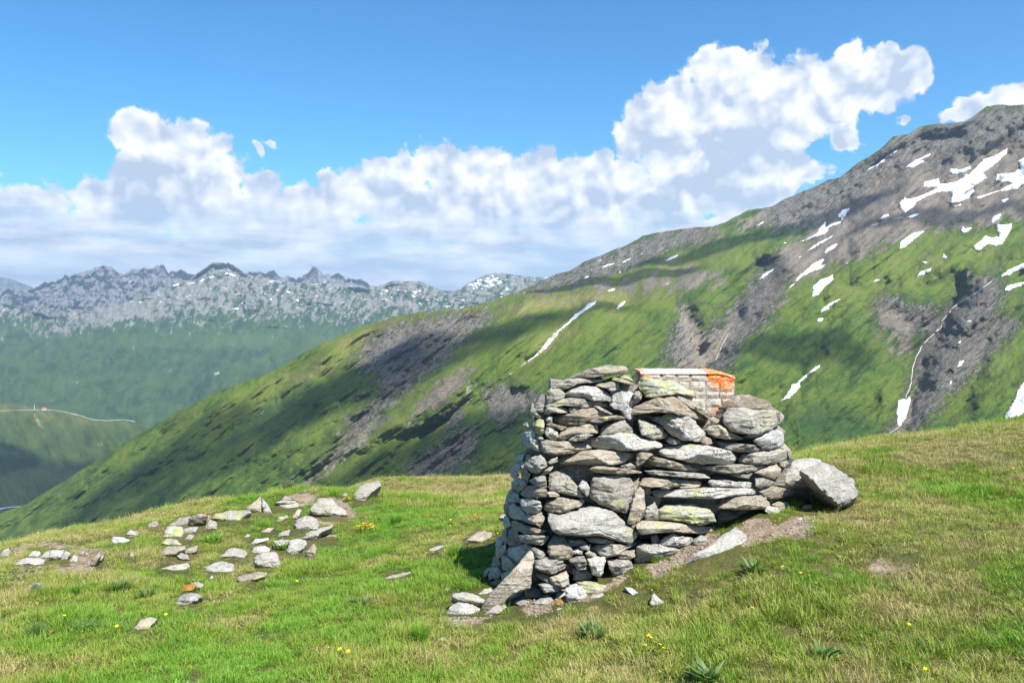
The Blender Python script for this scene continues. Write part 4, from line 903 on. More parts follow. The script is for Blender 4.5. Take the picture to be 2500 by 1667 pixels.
# ---- the dry-stone cairn
cairn = empty('dry_stone_cairn', P3(1480, 1470, 4.95).tolist())
tag(cairn, 'round dry-stone cairn of stacked grey gneiss slabs standing on the turf', 'cairn')
def S(L, T, mat='g', prot=0.0, **k): return (T(L), mat, prot, k)
CS = [
 S([(912,240),(960,205),(1100,150),(1300,108),(1420,104),(1530,108),(1560,140),(1560,180),(1500,205),(1390,215),(1270,235),(1130,250),(980,250)],TA,'t',.05),
 S([(695,362),(760,320),(830,270),(900,255),(1000,255),(1080,265),(1200,260),(1350,262),(1200,300),(1040,305),(940,325),(880,370),(830,385),(760,370)],TA,'g',0),
 S([(1350,240),(1420,240),(1560,275),(1620,310),(1600,325),(1500,300),(1390,275)],TA,'t',.02), S([(1465,240),(1530,210),(1580,230),(1620,270),(1620,300),(1560,270)],TA,'t',0),
 S([(1195,330),(1250,310),(1380,292),(1450,310),(1475,350),(1440,385),(1380,415),(1320,370),(1240,350)],TA,'g',.02),
 S([(850,430),(900,355),(1000,325),(1080,340),(1200,345),(1290,380),(1350,430),(1390,490),(1380,530),(1300,510),(1200,510),(1080,480),(950,465),(870,465)],TA,'s',.05),
 S([(640,400),(680,370),(760,370),(850,420),(855,460),(800,490),(740,520),(620,540),(615,500),(645,440)],TA,'g',.02),
 S([(615,570),(680,530),(770,515),(800,490),(900,472),(1020,480),(1160,510),(1290,530),(1370,550),(1340,580),(1200,570),(1060,600),(1010,580),(900,575),(800,560),(700,575),(640,585)],TA,'g',.05),
 S([(1360,430),(1450,370),(1520,385),(1600,400),(1650,420),(1700,510),(1640,560),(1620,620),(1630,700),(1600,730),(1520,690),(1480,620),(1400,600),(1350,560),(1390,520)],TA,'u',.03),
 S([(585,625),(650,580),(740,572),(850,590),(885,620),(880,650),(800,655),(720,645),(650,665),(600,660)],TA,'g',.03),
 S([(885,600),(920,575),(1000,580),(1020,605),(960,650),(900,650)],TA,'t',.02), S([(485,540),(560,540),(610,555),(600,580),(530,595),(500,590)],TA,'g',0), S([(510,610),(560,590),(600,600),(590,640),(530,640)],TA,'g',.0),
 S([(445,625),(520,645),(570,680),(560,710),(500,700),(460,670)],TA,'t',.0),
 S([(700,720),(750,685),(880,650),(980,620),(1110,590),(1220,600),(1320,635),(1390,670),(1300,690),(1180,710),(1080,765),(980,785),(880,800),(760,770),(700,750)],TA,'b',.05),
 S([(1170,570),(1230,570),(1340,630),(1400,665),(1370,670),(1280,635)],TA,'g',.03), S([(620,730),(660,690),(700,700),(700,755),(640,755)],TA,'g',.01),
 S([(1095,745),(1150,710),(1280,690),(1420,675),(1520,690),(1555,710),(1500,720),(1340,735),(1240,765),(1150,760)],TA,'t',.08),
 S([(505,740),(545,715),(595,730),(610,770),(600,850),(590,890),(540,905),(505,860)],TA,'l',.03), S([(455,780),(490,755),(510,770),(505,830),(470,830)],TA,'g'), S([(360,760),(390,745),(430,780),(420,820),(375,830)],TA,'g'),
 S([(600,860),(630,810),(700,820),(760,870),(765,920),(740,970),(680,950),(620,915)],TA,'s',.03), S([(630,780),(680,760),(780,790),(870,805),(880,820),(800,850),(720,820),(650,810)],TA,'b',.02),
 S([(765,920),(800,870),(900,810),(1010,780),(1150,770),(1210,775),(1225,850),(1220,885),(1120,880),(980,890),(900,930),(820,970),(770,965)],TA,'t',.05),
 S([(1240,830),(1290,790),(1450,740),(1520,740),(1570,780),(1630,840),(1635,880),(1500,890),(1380,890),(1280,905),(1240,880)],TA,'g',.03),
 S([(880,940),(960,900),(1100,882),(1170,905),(1100,940),(1060,960),(960,975),(900,965)],TA,'g',.08), S([(410,850),(440,835),(500,860),(500,890),(450,880)],TA,'s',0),
 S([(330,880),(370,855),(440,870),(520,910),(560,980),(560,1060),(540,1085),(450,1060),(380,1030),(330,1000),(350,930)],TA,'s',.02), S([(520,910),(570,915),(600,945),(580,975),(545,965)],TA,'g',.0),
 S([(555,1080),(575,990),(630,955),(740,975),(880,970),(1020,990),(1100,1010),(1150,1050),(1060,1080),(960,1095),(840,1120),(740,1130),(630,1120)],TA,'t',.05),
 S([(1040,985),(1090,950),(1200,910),(1360,905),(1500,870),(1600,880),(1680,910),(1720,945),(1850,960),(1930,985),(1980,1020),(1960,1050),(1860,1060),(1740,1075),(1640,1085),(1520,1085),(1400,1070),(1250,1060),(1120,1040),(1070,1020)],TA,'s',.10),
 S([(755,1200),(790,1150),(900,1115),(1100,1080),(1250,1070),(1400,1080),(1560,1100),(1670,1100),(1660,1130),(1600,1180),(1500,1225),(1400,1245),(1200,1245),(1000,1235),(860,1240),(790,1235)],TA,'t',.08),
 S([(1660,1110),(1700,1085),(1780,1075),(1850,1130),(1790,1180),(1720,1240),(1670,1270),(1660,1220)],TA,'t',.04), S([(1475,1260),(1590,1220),(1660,1270),(1640,1290),(1530,1290)],TA,'g',.02),
 S([(1105,1295),(1180,1260),(1300,1260),(1450,1280),(1600,1295),(1730,1325),(1720,1345),(1600,1345),(1450,1355),(1300,1350),(1180,1325)],TA,'t',.09),
 S([(390,1230),(450,1160),(560,1120),(610,1170),(640,1250),(600,1290),(540,1335),(460,1320),(410,1290)],TA,'p',.07),
 S([(350,1250),(400,1120),(450,1130),(440,1180),(390,1250),(420,1320),(440,1360),(420,1440),(370,1470),(345,1400),(330,1320)],TA,'t',.02),
 S([(640,1220),(690,1180),(760,1150),(760,1210),(680,1235)],TA,'g',.02), S([(570,1360),(620,1300),(700,1245),(710,1270),(670,1320),(640,1350)],TA,'t',.02), S([(240,1190),(300,1130),(380,1115),(350,1190),(280,1215)],TA,'u'),
 S([(220,1290),(270,1225),(330,1230),(330,1300),(300,1320),(320,1360),(270,1400),(215,1370)],TA,'u'), S([(240,1420),(290,1385),(370,1420),(410,1470),(350,1500),(300,1470),(260,1460)],TA,'s'),
 S([(430,1425),(500,1380),(600,1370),(630,1420),(635,1500),(590,1515),(520,1490),(460,1450)],TA,'p',.05),
 ([(1340,1180),(1342,1155),(1352,1146),(1368,1150),(1392,1165),(1405,1180),(1415,1192),(1428,1212),(1424,1216),(1395,1209),(1366,1204),(1340,1196)],'g',.03,{}),
 ([(1411,1187),(1421,1172),(1432,1178),(1440,1192),(1438,1208),(1432,1212),(1420,1200)],'p',.05,{}),
 ([(1443,1190),(1448,1163),(1476,1158),(1510,1160),(1540,1168),(1552,1187),(1560,1199),(1545,1220),(1536,1243),(1529,1252),(1494,1243),(1462,1231),(1439,1213)],'g',.07,dict(tilt=.7)),
 S([(2190,30),(2240,100),(2245,220),(2220,330),(2180,400),(2110,430),(2055,415),(2080,300),(2110,180),(2140,80)],TC,'t',.08),
 S([(1180,230),(1220,180),(1340,155),(1500,165),(1600,165),(1620,190),(1580,230),(1480,270),(1380,305),(1300,318),(1230,290),(1190,260)],TC,'t',.06),
 S([(945,155),(1060,150),(1150,190),(1170,250),(1140,300),(1090,325),(1010,310),(960,270),(945,210)],TC,'s',.05),
 S([(930,100),(1000,30),(1100,20),(1210,60),(1215,140),(1100,150),(980,140)],TC,'t',.03), S([(1215,90),(1290,80),(1355,120),(1330,145),(1240,140)],TC,'t',.03),
 S([(830,220),(860,210),(940,240),(960,280),(1010,320),(960,350),(960,380),(880,370),(810,330),(815,260)],TC,'s',.03), S([(960,320),(1080,330),(1160,300),(1190,350),(1180,440),(1150,465),(1100,430),(1000,400),(960,380)],TC,'t',.03),
 S([(850,390),(900,385),(1000,430),(1120,470),(1230,490),(1200,520),(1080,535),(980,520),(900,490),(850,440)],TC,'b',.03),
 S([(1235,310),(1350,330),(1480,300),(1590,245),(1700,240),(1830,265),(1960,330),(2040,420),(2130,500),(2160,550),(2100,630),(2020,620),(1880,580),(1760,540),(1640,550),(1480,535),(1350,530),(1270,480),(1235,420)],TC,'p',.12,tilt=.45),
 S([(905,540),(960,530),(1080,540),(1240,545),(1240,570),(1200,620),(1150,645),(1040,635),(960,610)],TC,'g',.06), S([(945,640),(1000,630),(1100,670),(1180,710),(1205,745),(1160,790),(1100,770),(1090,710),(1040,690),(960,690)],TC,'g',.04),
 S([(1245,600),(1300,550),(1400,545),(1460,620),(1480,690),(1500,740),(1440,780),(1350,790),(1260,760),(1220,720)],TC,'t',.05), S([(1430,590),(1600,590),(1640,630),(1560,660),(1470,660)],TC,'g',-.03),
 S([(1610,560),(1760,560),(1930,600),(1900,625),(1780,625),(1650,610)],TC,'g',.0), S([(1550,655),(1600,630),(1680,640),(1660,700),(1580,690)],TC,'p',.02),
 S([(1670,680),(1720,640),(1850,630),(2000,640),(2070,640),(2150,600),(2140,640),(2040,690),(1960,745),(1840,775),(1760,745)],TC,'g',.05), S([(1470,690),(1540,670),(1600,700),(1590,740),(1510,740)],TC,'s',0),
 S([(1620,730),(1660,700),(1720,730),(1750,770),(1640,760)],TC,'p',.02), S([(1960,750),(2000,710),(2060,700),(2140,690),(2140,760),(2080,800),(1990,800)],TC,'t',.03), S([(1450,790),(1530,760),(1610,750),(1640,850),(1560,865),(1480,830)],TC,'g',.03),
 S([(1625,770),(1700,765),(1830,775),(1820,860),(1800,930),(1780,970),(1700,950),(1665,860)],TC,'s',.05), S([(1850,800),(1960,790),(2100,800),(2115,900),(2110,950),(2000,965),(1910,960),(1880,900)],TC,'g',.05),
 S([(200,570),(260,545),(400,560),(540,590),(620,610),(560,660),(440,680),(350,700),(300,780),(210,830),(180,780),(180,680)],TD,'s',.05),
 S([(1090,800),(1180,760),(1300,770),(1450,850),(1380,900),(1260,950),(1180,920),(1090,880)],TC,'g',.06), S([(1100,930),(1200,940),(1260,980),(1260,1040),(1180,1010),(1110,970)],TC,'g',0),
 S([(1235,980),(1330,950),(1420,910),(1450,960),(1450,1060),(1400,1085),(1310,1080),(1250,1030)],TC,'t',.04), S([(1480,890),(1600,880),(1680,930),(1690,1010),(1580,1020),(1500,1000)],TC,'u',-.08), S([(1500,840),(1640,860),(1640,900),(1540,900)],TC,'g',-.02),
 S([(1125,1050),(1180,1040),(1300,1050),(1400,1090),(1300,1130),(1200,1140)],TC,'u',.0),
 S([(850,430),(920,500),(920,560),(960,610),(940,650),(830,650),(790,600),(790,500)],TC,'g'), S([(800,670),(940,650),(1030,700),(920,820),(860,810),(800,760)],TC,'u'), S([(740,750),(790,740),(860,820),(890,860),(850,910),(760,900)],TC,'g'),
 S([(690,660),(790,630),(790,720),(740,760),(700,800),(680,740)],TC,'g'), S([(640,870),(700,870),(750,920),(720,990),(620,1000),(590,930)],TC,'u'), S([(765,480),(800,470),(800,640),(750,640),(740,560)],TC,'g'), S([(735,940),(820,910),(880,900),(830,970),(750,1000)],TC,'g'),
 S([(620,1040),(700,1000),(750,1010),(680,1090),(640,1100)],TC,'b'), S([(460,1050),(560,1000),(620,1010),(620,1080),(560,1110),(480,1100)],TC,'b'), S([(840,60),(930,110),(940,200),(860,210),(780,200),(800,120)],TC,'u'), S([(770,210),(830,200),(815,290),(780,330),(765,260)],TC,'g'),
 S([(770,340),(810,340),(850,440),(800,475),(760,430)],TC,'u'), S([(850,-20),(960,-10),(1000,20),(980,50),(930,95),(850,60)],TC,'g'), S([(660,760),(700,760),(740,840),(700,870),(640,860)],TC,'g'), S([(700,560),(750,560),(750,650),(690,690),(680,640)],TC,'u'),
 S([(560,930),(600,880),(640,870),(600,940),(560,1010),(530,1000)],TC,'g'),
 # right half
 S([(25,260),(60,210),(200,225),(300,240),(440,270),(540,340),(590,370),(590,395),(540,390),(430,370),(300,390),(180,420),(110,400),(60,340)],TB,'l',.06), S([(0,350),(40,340),(70,380),(60,430),(20,445),(-12,430),(-14,380)],TB,'g',.05),
 S([(20,490),(110,450),(200,420),(370,400),(430,430),(560,520),(700,580),(740,610),(700,630),(600,620),(470,590),(380,560),(250,560),(120,545),(0,560),(-40,590),(-40,540)],TB,'b',.14),
 S([(400,375),(460,400),(560,440),(680,520),(740,575),(730,620),(690,590),(550,510),(440,430)],TB,'t',.02),
 S([(130,600),(320,575),(370,560),(460,570),(560,610),(640,700),(700,750),(700,800),(640,835),(500,830),(380,790),(260,690)],TB,'s',.10), S([(25,620),(100,640),(180,660),(260,710),(330,770),(340,800),(280,820),(160,815),(60,780),(50,700)],TB,'g',.06),
 S([(310,830),(350,800),(440,830),(480,855),(400,870),(330,855)],TB,'g',.02),
 S([(740,580),(820,510),(920,430),(1000,380),(1130,375),(1180,400),(1330,440),(1355,490),(1330,520),(1200,520),(1100,515),(960,530),(880,590),(880,640),(800,620)],TB,'b',-.05),
 S([(870,590),(920,510),(1080,505),(1200,540),(1340,525),(1430,540),(1478,590),(1470,630),(1380,700),(1240,775),(1100,775),(940,740),(900,700)],TB,'g',.16,tilt=.6),
 S([(735,620),(770,595),(840,630),(830,660),(760,680)],TB,'t',.02), S([(690,720),(720,680),(830,665),(880,690),(920,740),(1000,770),(1080,810),(1060,825),(930,820),(820,800),(720,770)],TB,'t',.07), S([(640,840),(700,790),(760,820),(780,860),(720,875),(660,865)],TB,'t',.02),
 S([(1160,830),(1260,790),(1330,730),(1420,725),(1475,760),(1475,850),(1420,910),(1340,935),(1260,905),(1200,860)],TB,'u',.10), S([(1060,790),(1200,770),(1330,720),(1300,770),(1200,810),(1100,810)],TB,'g',.02),
 S([(770,830),(900,850),(1080,860),(1190,880),(1290,930),(1240,945),(1080,945),(920,930),(850,895)],TB,'g',.05),
 S([(210,940),(280,900),(420,870),(560,870),(700,880),(850,910),(985,950),(1000,1020),(970,1070),(850,1075),(680,1060),(520,1050),(380,1010),(270,980)],TB,'s',.10),
 S([(1010,1010),(1060,970),(1200,950),(1340,940),(1430,910),(1500,930),(1520,980),(1500,1020),(1420,1050),(1300,1070),(1150,1065),(1030,1045)],TB,'g',.06), S([(1440,900),(1480,865),(1540,920),(1560,980),(1530,1010),(1500,920)],TB,'t',.02),
 S([(100,1020),(180,990),(280,1010),(420,1050),(560,1090),(630,1120),(600,1140),(480,1130),(320,1100),(180,1080)],TB,'t',.07), S([(660,1100),(760,1080),(880,1080),(1000,1065),(1150,1075),(1310,1080),(1280,1110),(1150,1140),(1020,1160),(880,1160),(740,1130)],TB,'g',.08),
 S([(1180,1150),(1300,1100),(1420,1070),(1450,1120),(1440,1170),(1380,1215),(1260,1180)],TB,'t',.02), S([(1430,1050),(1510,1030),(1520,1060),(1480,1095),(1440,1090)],TB,'t',.02),
 S([(90,1130),(200,1125),(400,1140),(600,1150),(680,1160),(750,1205),(620,1205),(450,1195),(250,1180),(150,1165)],TB,'g',.08), S([(40,1270),(80,1200),(200,1200),(400,1215),(600,1230),(650,1240),(650,1285),(500,1290),(300,1290),(150,1300)],TB,'t',.04),
 S([(740,1220),(860,1210),(1000,1240),(1120,1240),(1200,1270),(1180,1300),(1000,1295),(820,1290),(740,1280)],TB,'s',.05), S([(1190,1210),(1270,1200),(1390,1245),(1340,1280),(1240,1310),(1195,1290)],TB,'g',.06), S([(940,1170),(1100,1165),(1170,1150),(1130,1210),(1040,1200)],TB,'g',0),
 S([(160,1325),(260,1310),(400,1310),(700,1295),(950,1300),(1180,1305),(1215,1340),(1200,1360),(1020,1375),(850,1400),(620,1405),(400,1395),(200,1390)],TB,'s',.10), S([(250,1300),(300,1280),(380,1295),(340,1310),(270,1312)],TB,'t',.02), S([(430,1290),(600,1275),(640,1290),(560,1300),(460,1305)],TB,'t',.02),
 S([(800,1480),(880,1400),(1000,1380),(1160,1375),(1260,1370),(1340,1450),(1330,1500),(1180,1515),(980,1515),(820,1500)],TB,'t',.08), S([(1230,1340),(1370,1280),(1480,1310),(1600,1330),(1560,1370),(1460,1400),(1340,1420),(1260,1370)],TB,'t',.05),
 S([(400,330),(400,240),(470,200),(700,180),(880,250),(920,320),(925,350),(780,380),(620,350),(480,330)],TD,'l',.06,tilt=.7), S([(270,310),(290,220),(370,165),(400,240),(400,330),(290,335)],TD,'p',.03),
 S([(200,370),(260,335),(450,345),(600,365),(750,385),(900,395),(970,430),(900,450),(760,460),(560,440),(400,450),(250,465),(210,430)],TD,'t',.09), S([(930,240),(1180,240),(1340,310),(1240,330),(1100,380),(1040,420),(950,390)],TD,'b',-.16),
 S([(1370,250),(1400,200),(1480,210),(1560,260),(1620,320),(1640,370),(1570,405),(1500,390),(1420,330)],TD,'p',.08), S([(1430,190),(1500,165),(1580,170),(1620,220),(1610,280),(1540,260),(1480,210)],TD,'t',.04),
 S([(385,560),(430,510),(540,450),(600,480),(700,490),(720,530),(680,570),(560,575),(450,570)],TD,'s',.05), S([(705,530),(780,470),(850,480),(830,560),(740,580)],TD,'p',.05), S([(330,480),(380,455),(420,520),(390,560),(340,540)],TD,'g',-.02), S([(140,385),(210,440),(230,465),(170,470)],TD,'g',.0),
]
hull = [(1400,912),(1530,897),(1556,925),(1600,955),(1700,1010),(1740,1000),(1800,975),(1895,1000),(1900,1060),(1925,1110),(1900,1150),(1890,1200),(1840,1230),(1740,1250),(1620,1330),(1480,1410),(1300,1420),(1205,1430),(1215,1330),(1235,1240),(1262,1130),(1285,1040),(1335,950)]
for k, (poly, mt, prot, kw) in enumerate(CS):
    a = np.array(poly); wpx = np.ptp(a[:, 0]) / F * 5.2
    dep = float(np.clip(wpx * 0.8, 0.10, 0.34))
    o = make_stone('stone', poly, wall_Y, dep, M_st[TMP[mt]], bulge=0.03, seed=k, prot=prot * 1.1 - 0.02, **{**dict(tilt=1.15), **kw})
    o.parent = cairn; o.location = Vector(o.location) - cairn.location
    ALL_POLYS.append((a, float(wall_Y(a[:, 0], a[:, 1]).mean() - .1), 0))
# rubble packed in the heart of the wall, seen as darkness between the stones
r = np.random.default_rng(4); Vs = []; Fs = []
hp = np.array(hull); cnt = 0
while cnt < 620:
    x = r.uniform(1190, 1930) if cnt > 150 else r.uniform(1215, 1350); y = r.uniform(900, 1440)
    if poly_sd(np.array([x]), np.array([y]), hull)[0] < 26 or (x < 1345 and y < 1040) or (x < 1345 and poly_sd(np.array([x]), np.array([y]), hull)[0] < 34): continue
    fl_ = x < 1345
    Yc = float(wall_Y(x, y)) + (r.uniform(0.24, 0.36) if fl_ else r.uniform(0.25, 0.42))
    c = P3(x, y, Yc); s = (r.uniform(0.035, 0.06) if fl_ else r.uniform(0.045, 0.10)) * np.array([1.5, 1.1, 0.6])
    R = np.array(Vector((r.uniform(-1, 1), r.uniform(-1, 1), r.uniform(-1, 1)))); 
    cube = np.array([(a, b, d) for a in (-1, 1) for b in (-1, 1) for d in (-1, 1)], float) * s + r.uniform(-.02, .02, (8, 3))
    th = r.uniform(-.5, .5); cube = cube @ np.array([[math.cos(th), 0, math.sin(th)], [0, 1, 0], [-math.sin(th), 0, math.cos(th)]])
    b0 = len(Vs) * 8; Vs.append(cube + c); Fs += [[b0 + i for i in f] for f in ((0, 1, 3, 2), (4, 6, 7, 5), (0, 4, 5, 1), (2, 3, 7, 6), (0, 2, 6, 4), (1, 5, 7, 3))]; cnt += 1
Vr = np.concatenate(Vs) - np.array(cairn.location)
me = np_mesh('rubble_fill', Vr, quads=np.array(Fs), smooth=False); me.materials.append(M_st[0])
o = bpy.data.objects.new('rubble_fill', me); C.objects.link(o); o.parent = cairn; o['kind'] = 'stuff'

# ------------------------------------------------------------------ the mortared block that rises behind the cairn
def box_bm(name, x0, x1, y0, y1, z0, z1, mat, parent=None, bev=0.006, rough=0.004, seed=0, cuts=6):
    r = np.random.default_rng(seed)
    nx, nz = max(2, int((x1 - x0) / 0.02)), max(2, int((z1 - z0) / 0.02)); ny = max(2, int((y1 - y0) / 0.05))
    V = []; Fq = []
    def face(o, a, b, na, nb):
        base = sum(len(v) for v in V)
        s, t = np.meshgrid(np.linspace(0, 1, na + 1), np.linspace(0, 1, nb + 1)); p = o + a * s[..., None] + b * t[..., None]
        V.append(p.reshape(-1, 3)); i = np.arange((na + 1) * (nb + 1)).reshape(nb + 1, na + 1) + base
        Fq.append(np.stack([i[:-1, :-1], i[:-1, 1:], i[1:, 1:], i[1:, :-1]], -1).reshape(-1, 4))
    A = np.array
    X, Y, Z = A([x1 - x0, 0, 0.]), A([0, y1 - y0, 0.]), A([0, 0, z1 - z0]); o = A([x0, y0, z0])
    face(o, X, Z, nx, nz); face(o + Y + X, -X, Z, nx, nz); face(o + Y, -Y, Z, ny, nz); face(o + X, Y, Z, ny, nz); face(o + Z, X, Y, nx, ny); face(o + Y, X, -Y, nx, ny)
    P = np.concatenate(V); Q = np.concatenate(Fq)
    c = A([(x0 + x1) / 2, (y0 + y1) / 2, (z0 + z1) / 2]); h = A([x1 - x0, y1 - y0, z1 - z0]) / 2
    d = (P - c) / h; e = np.sort(np.abs(d), axis=1)[:, 1]
    P = c + (P - c) * (1 - (bev / h.min()) * np.clip((e - 0.86) / 0.14, 0, 1)[:, None] ** 2)
    P = P + rough * np.stack([noise3(P * 30 + seed, 1), noise3(P * 30 + seed, 2) * 1.6, noise3(P * 30 + seed, 3)], -1) * 2
    P = P + rough * np.stack([noise3(P * 90 + seed, 1), noise3(P * 90 + seed, 2), noise3(P * 90 + seed, 3)], -1)
    me = np_mesh(name, P - c, quads=Q, smooth=False); me.materials.append(mat)
    ob = bpy.data.objects.new(name, me); C.objects.link(ob); ob.location = c
    if parent: ob.parent = parent; ob.location = Vector(c) - parent.location
    return ob
def masonry_material(name, base, orange):
    m, nt = new_mat(name)
    ps = nt.new('ShaderNodeNewGeometry').outputs['Position']
    rnd = nt.new('ShaderNodeObjectInfo').outputs['Random']
    a = nt.noise(ps, 16, 5, 0.65); b = nt.noise(ps, 90, 4, 0.7)
    col = nt.mix(nt.ramp(nt.m('ADD', a, nt.m('MULTIPLY', b, 0.6)), 0.55, 1.05), nt.rgb(base[0]), nt.rgb(base[1]))
    col = nt.mix(nt.m('MULTIPLY', nt.m('SUBTRACT', rnd, 0.5), 0.3, clamp=True), col, nt.rgb((0.30, 0.22, 0.15)))
    sx = nt.new('ShaderNodeSeparateXYZ'); nt.put(sx.inputs[0], ps)
    # orange lichen gathers on the sunny right-hand end and along the top
    wz = nt.lin(sx.outputs[2], 1.10, 1.24, 0.0, 0.20); wx = nt.ramp(sx.outputs[0], 1.36, 1.50, -0.20, 0.045)
    wl = nt.ramp(sx.outputs[0], 1.04, 0.95, 0.0, 0.14)
    og = nt.ramp(nt.m('ADD', nt.noise(ps, 13, 6, 0.72), nt.m('ADD', wz, nt.m('ADD', nt.m('MAXIMUM', wx, nt.m('SUBTRACT', wl, 0.16)), orange))), 0.60, 0.66)
    oc = nt.mix(nt.ramp(b, 0.35, 0.65), nt.rgb((0.70, 0.13, 0.015)), nt.rgb((0.90, 0.30, 0.07)))
    oc = nt.mix(nt.ramp(nt.noise(ps, 45, 4, 0.7), 0.56, 0.66), oc, nt.rgb((0.65, 0.58, 0.48)))
    col = nt.mix(nt.m('MULTIPLY', og, 0.95), col, oc)
    dk = nt.ramp(nt.noise(ps, 38, 4, 0.7), 0.60, 0.68); col = nt.mix(nt.m('MULTIPLY', dk, 0.5), col, nt.rgb((0.08, 0.07, 0.06)))
    finish(nt, col, 0.93, nt.m('ADD', a, nt.m('MULTIPLY', b, 0.5)), 0.8, 0.015, 0.1)
    return m
M_brick = masonry_material('weathered_ashlar', ((0.36, 0.315, 0.255), (0.55, 0.49, 0.42)), 0.0)
M_mortar = masonry_material('mortar', ((0.26, 0.225, 0.185), (0.44, 0.39, 0.33)), -0.03)
M_cap = masonry_material('lime_cap', ((0.50, 0.43, 0.37), (0.68, 0.61, 0.54)), -0.02)
YB = 5.80
def bw(px, py): p = P3(px, py, YB); return p[0], p[2]
x0, zt = bw(1565, 911); x1, zb = bw(1797, 1060)
block = empty('masonry_block', ((x0 + x1) / 2, YB + .15, zb)); tag(block, 'square masonry block topped with pale lime and bright orange lichen behind the cairn', 'masonry block')
box_bm('mortar_core', x0 + .010, x1 - .012, YB + 0.008, YB + 0.31, zb, zt - 0.012, M_mortar, block, seed=2)
BR = [((70,170),(262,236)),((270,170),(410,232)),((416,176),(548,236)),((556,182),(716,244)),((726,186),(856,246)),((864,190),(992,258)),
 ((70,244),(250,328)),((258,242),(436,326)),((444,244),(538,330)),((552,248),(698,336)),((710,252),(838,338)),((846,264),(990,344)),
 ((70,336),(330,410)),((338,334),(590,410)),((600,342),(704,412)),((712,346),(830,414)),((840,350),(990,412)),
 ((70,418),(300,500)),((308,418),(536,500)),((546,420),(700,498)),((712,420),(860,500)),((868,418),(988,500)),
 ((300,508),(520,590)),((530,508),(700,590)),((710,508),(860,590)),((868,508),(988,590))]
for k, (a, b) in enumerate(BR):
    (ax, ay), (bx_, by) = TB([a])[0], TB([b])[0]
    xa, za = bw(ax, ay); xb, zb2 = bw(bx_, by)
    rr_ = random.uniform(-.004, .002); xa -= .003; xb += .003; zb2 -= .003; za += .003
    box_bm('brick', xa, xb, YB + rr_, YB + 0.13, zb2, za, M_brick, block, bev=0.003, rough=0.003, seed=k + 5)
# return face on the left: three courses of longer blocks
for k in range(4):
    z2 = zt - 0.012 - k * 0.062
    for j in range(2):
        box_bm('brick', x0 - .004, x0 + .055, YB + .135 * j + .138 * (j > 0) * 0 + (0.135 if j == 0 else 0.145) , YB + (0.275 if j == 0 else 0.30) + j * .0, z2 - .055, z2, M_brick, block, bev=.003, rough=.003, seed=60 + k * 2 + j) if j == 0 else None
# cap: two lime slabs, the right one rounded off at its end
def cap(name, xa, xb, drop, seed):
    n = 40; xs = np.linspace(xa, xb, n); prof = np.zeros(n)
    if drop: t = np.clip((xs - (xb - 0.15)) / 0.15, 0, 1); prof = -drop * t ** 1.8
    ys = np.linspace(YB - 0.001, YB + 0.312, 14)
    X, Yy = np.meshgrid(xs, ys); Zt = zt + 0.012 + prof[None] + 0 * Yy
    Zt = Zt - 0.012 * np.clip(1 - (Yy - ys[0]) / 0.03, 0, 1) ** 2 + 0.004 * noise3(np.stack([X * 25, Yy * 25, X * 0 + seed], -1), 1) + 0.004 * noise3(np.stack([X * 70, Yy * 70, X * 0 + seed], -1), 1)
    T = np.stack([X, Yy, Zt], -1); Bt = T.copy(); Bt[..., 2] = zt - 0.006 + prof[None] * 0.9
    V = np.concatenate([T.reshape(-1, 3), Bt.reshape(-1, 3)]); i = np.arange(X.size).reshape(X.shape); j = i + X.size
    Q = [np.stack([i[:-1, :-1], i[:-1, 1:], i[1:, 1:], i[1:, :-1]], -1).reshape(-1, 4), np.stack([j[:-1, :-1], j[1:, :-1], j[1:, 1:], j[:-1, 1:]], -1).reshape(-1, 4)]
    for (e, f) in ((i[0], j[0]), (i[-1][::-1], j[-1][::-1]), (i[:, -1], j[:, -1]), (i[::-1, 0], j[::-1, 0])): Q.append(np.stack([e[:-1], f[:-1], f[1:], e[1:]], -1))
    me = np_mesh(name, V - np.array(block.location), quads=np.concatenate(Q), smooth=False); me.materials.append(M_cap)
    ob = bpy.data.objects.new(name, me); C.objects.link(ob); ob.parent = block
xm = bw(1727, 900)[0]
cap('cap_slab', x0 - .002, xm - .002, 0, 1); cap('cap_slab', xm + .002, x1 - .004, 0.040, 2)

# ------------------------------------------------------------------ loose stones lying about, each a thing of its own
def ground_stone(poly, label, mat='g', lean=0.85, depth=None, cat='stone', name='stone', seed=0, tilt=0.55, base=None, group=None, sink=3, raise_=0.0, **kw):
    a = np.asarray(poly, float)
    yb = a[:, 1].max(); low = a[a[:, 1] > yb - 0.25 * np.ptp(a[:, 1]) - 1]; xb = low[:, 0].mean()
    Yb = base if base else ground_Y(xb, yb - 1)
    if Yb is None: Yb = 12.0
    wm = np.ptp(a[:, 0]) / F * Yb
    dep = depth or float(np.clip(wm * 0.5, 0.06, 0.40))
    fun = lambda px, py: Yb + lean * (yb - py) / F * Yb
    A2 = a.copy(); c = a.mean(0)
    A2[:, 1] = np.where(a[:, 1] > yb - 0.3 * np.ptp(a[:, 1]), a[:, 1] + sink, a[:, 1])
    o = make_stone(name, A2, fun, dep, M_st[TMP[mat]], bulge=0.0, seed=seed, tilt=tilt, rough=0.010, drop=dep * 0.5, tuck=(1.4, 0.30), **kw)
    tag(o, label, cat, group)
    ALL_POLYS.append((a, Yb, 1))
    return o
FO = 'stones at the foot of the cairn'; LS = 'loose stones on the turf left of the cairn'; RB = 'boulders at the right end of the cairn'; LE = 'rocks along the left edge of the meadow'
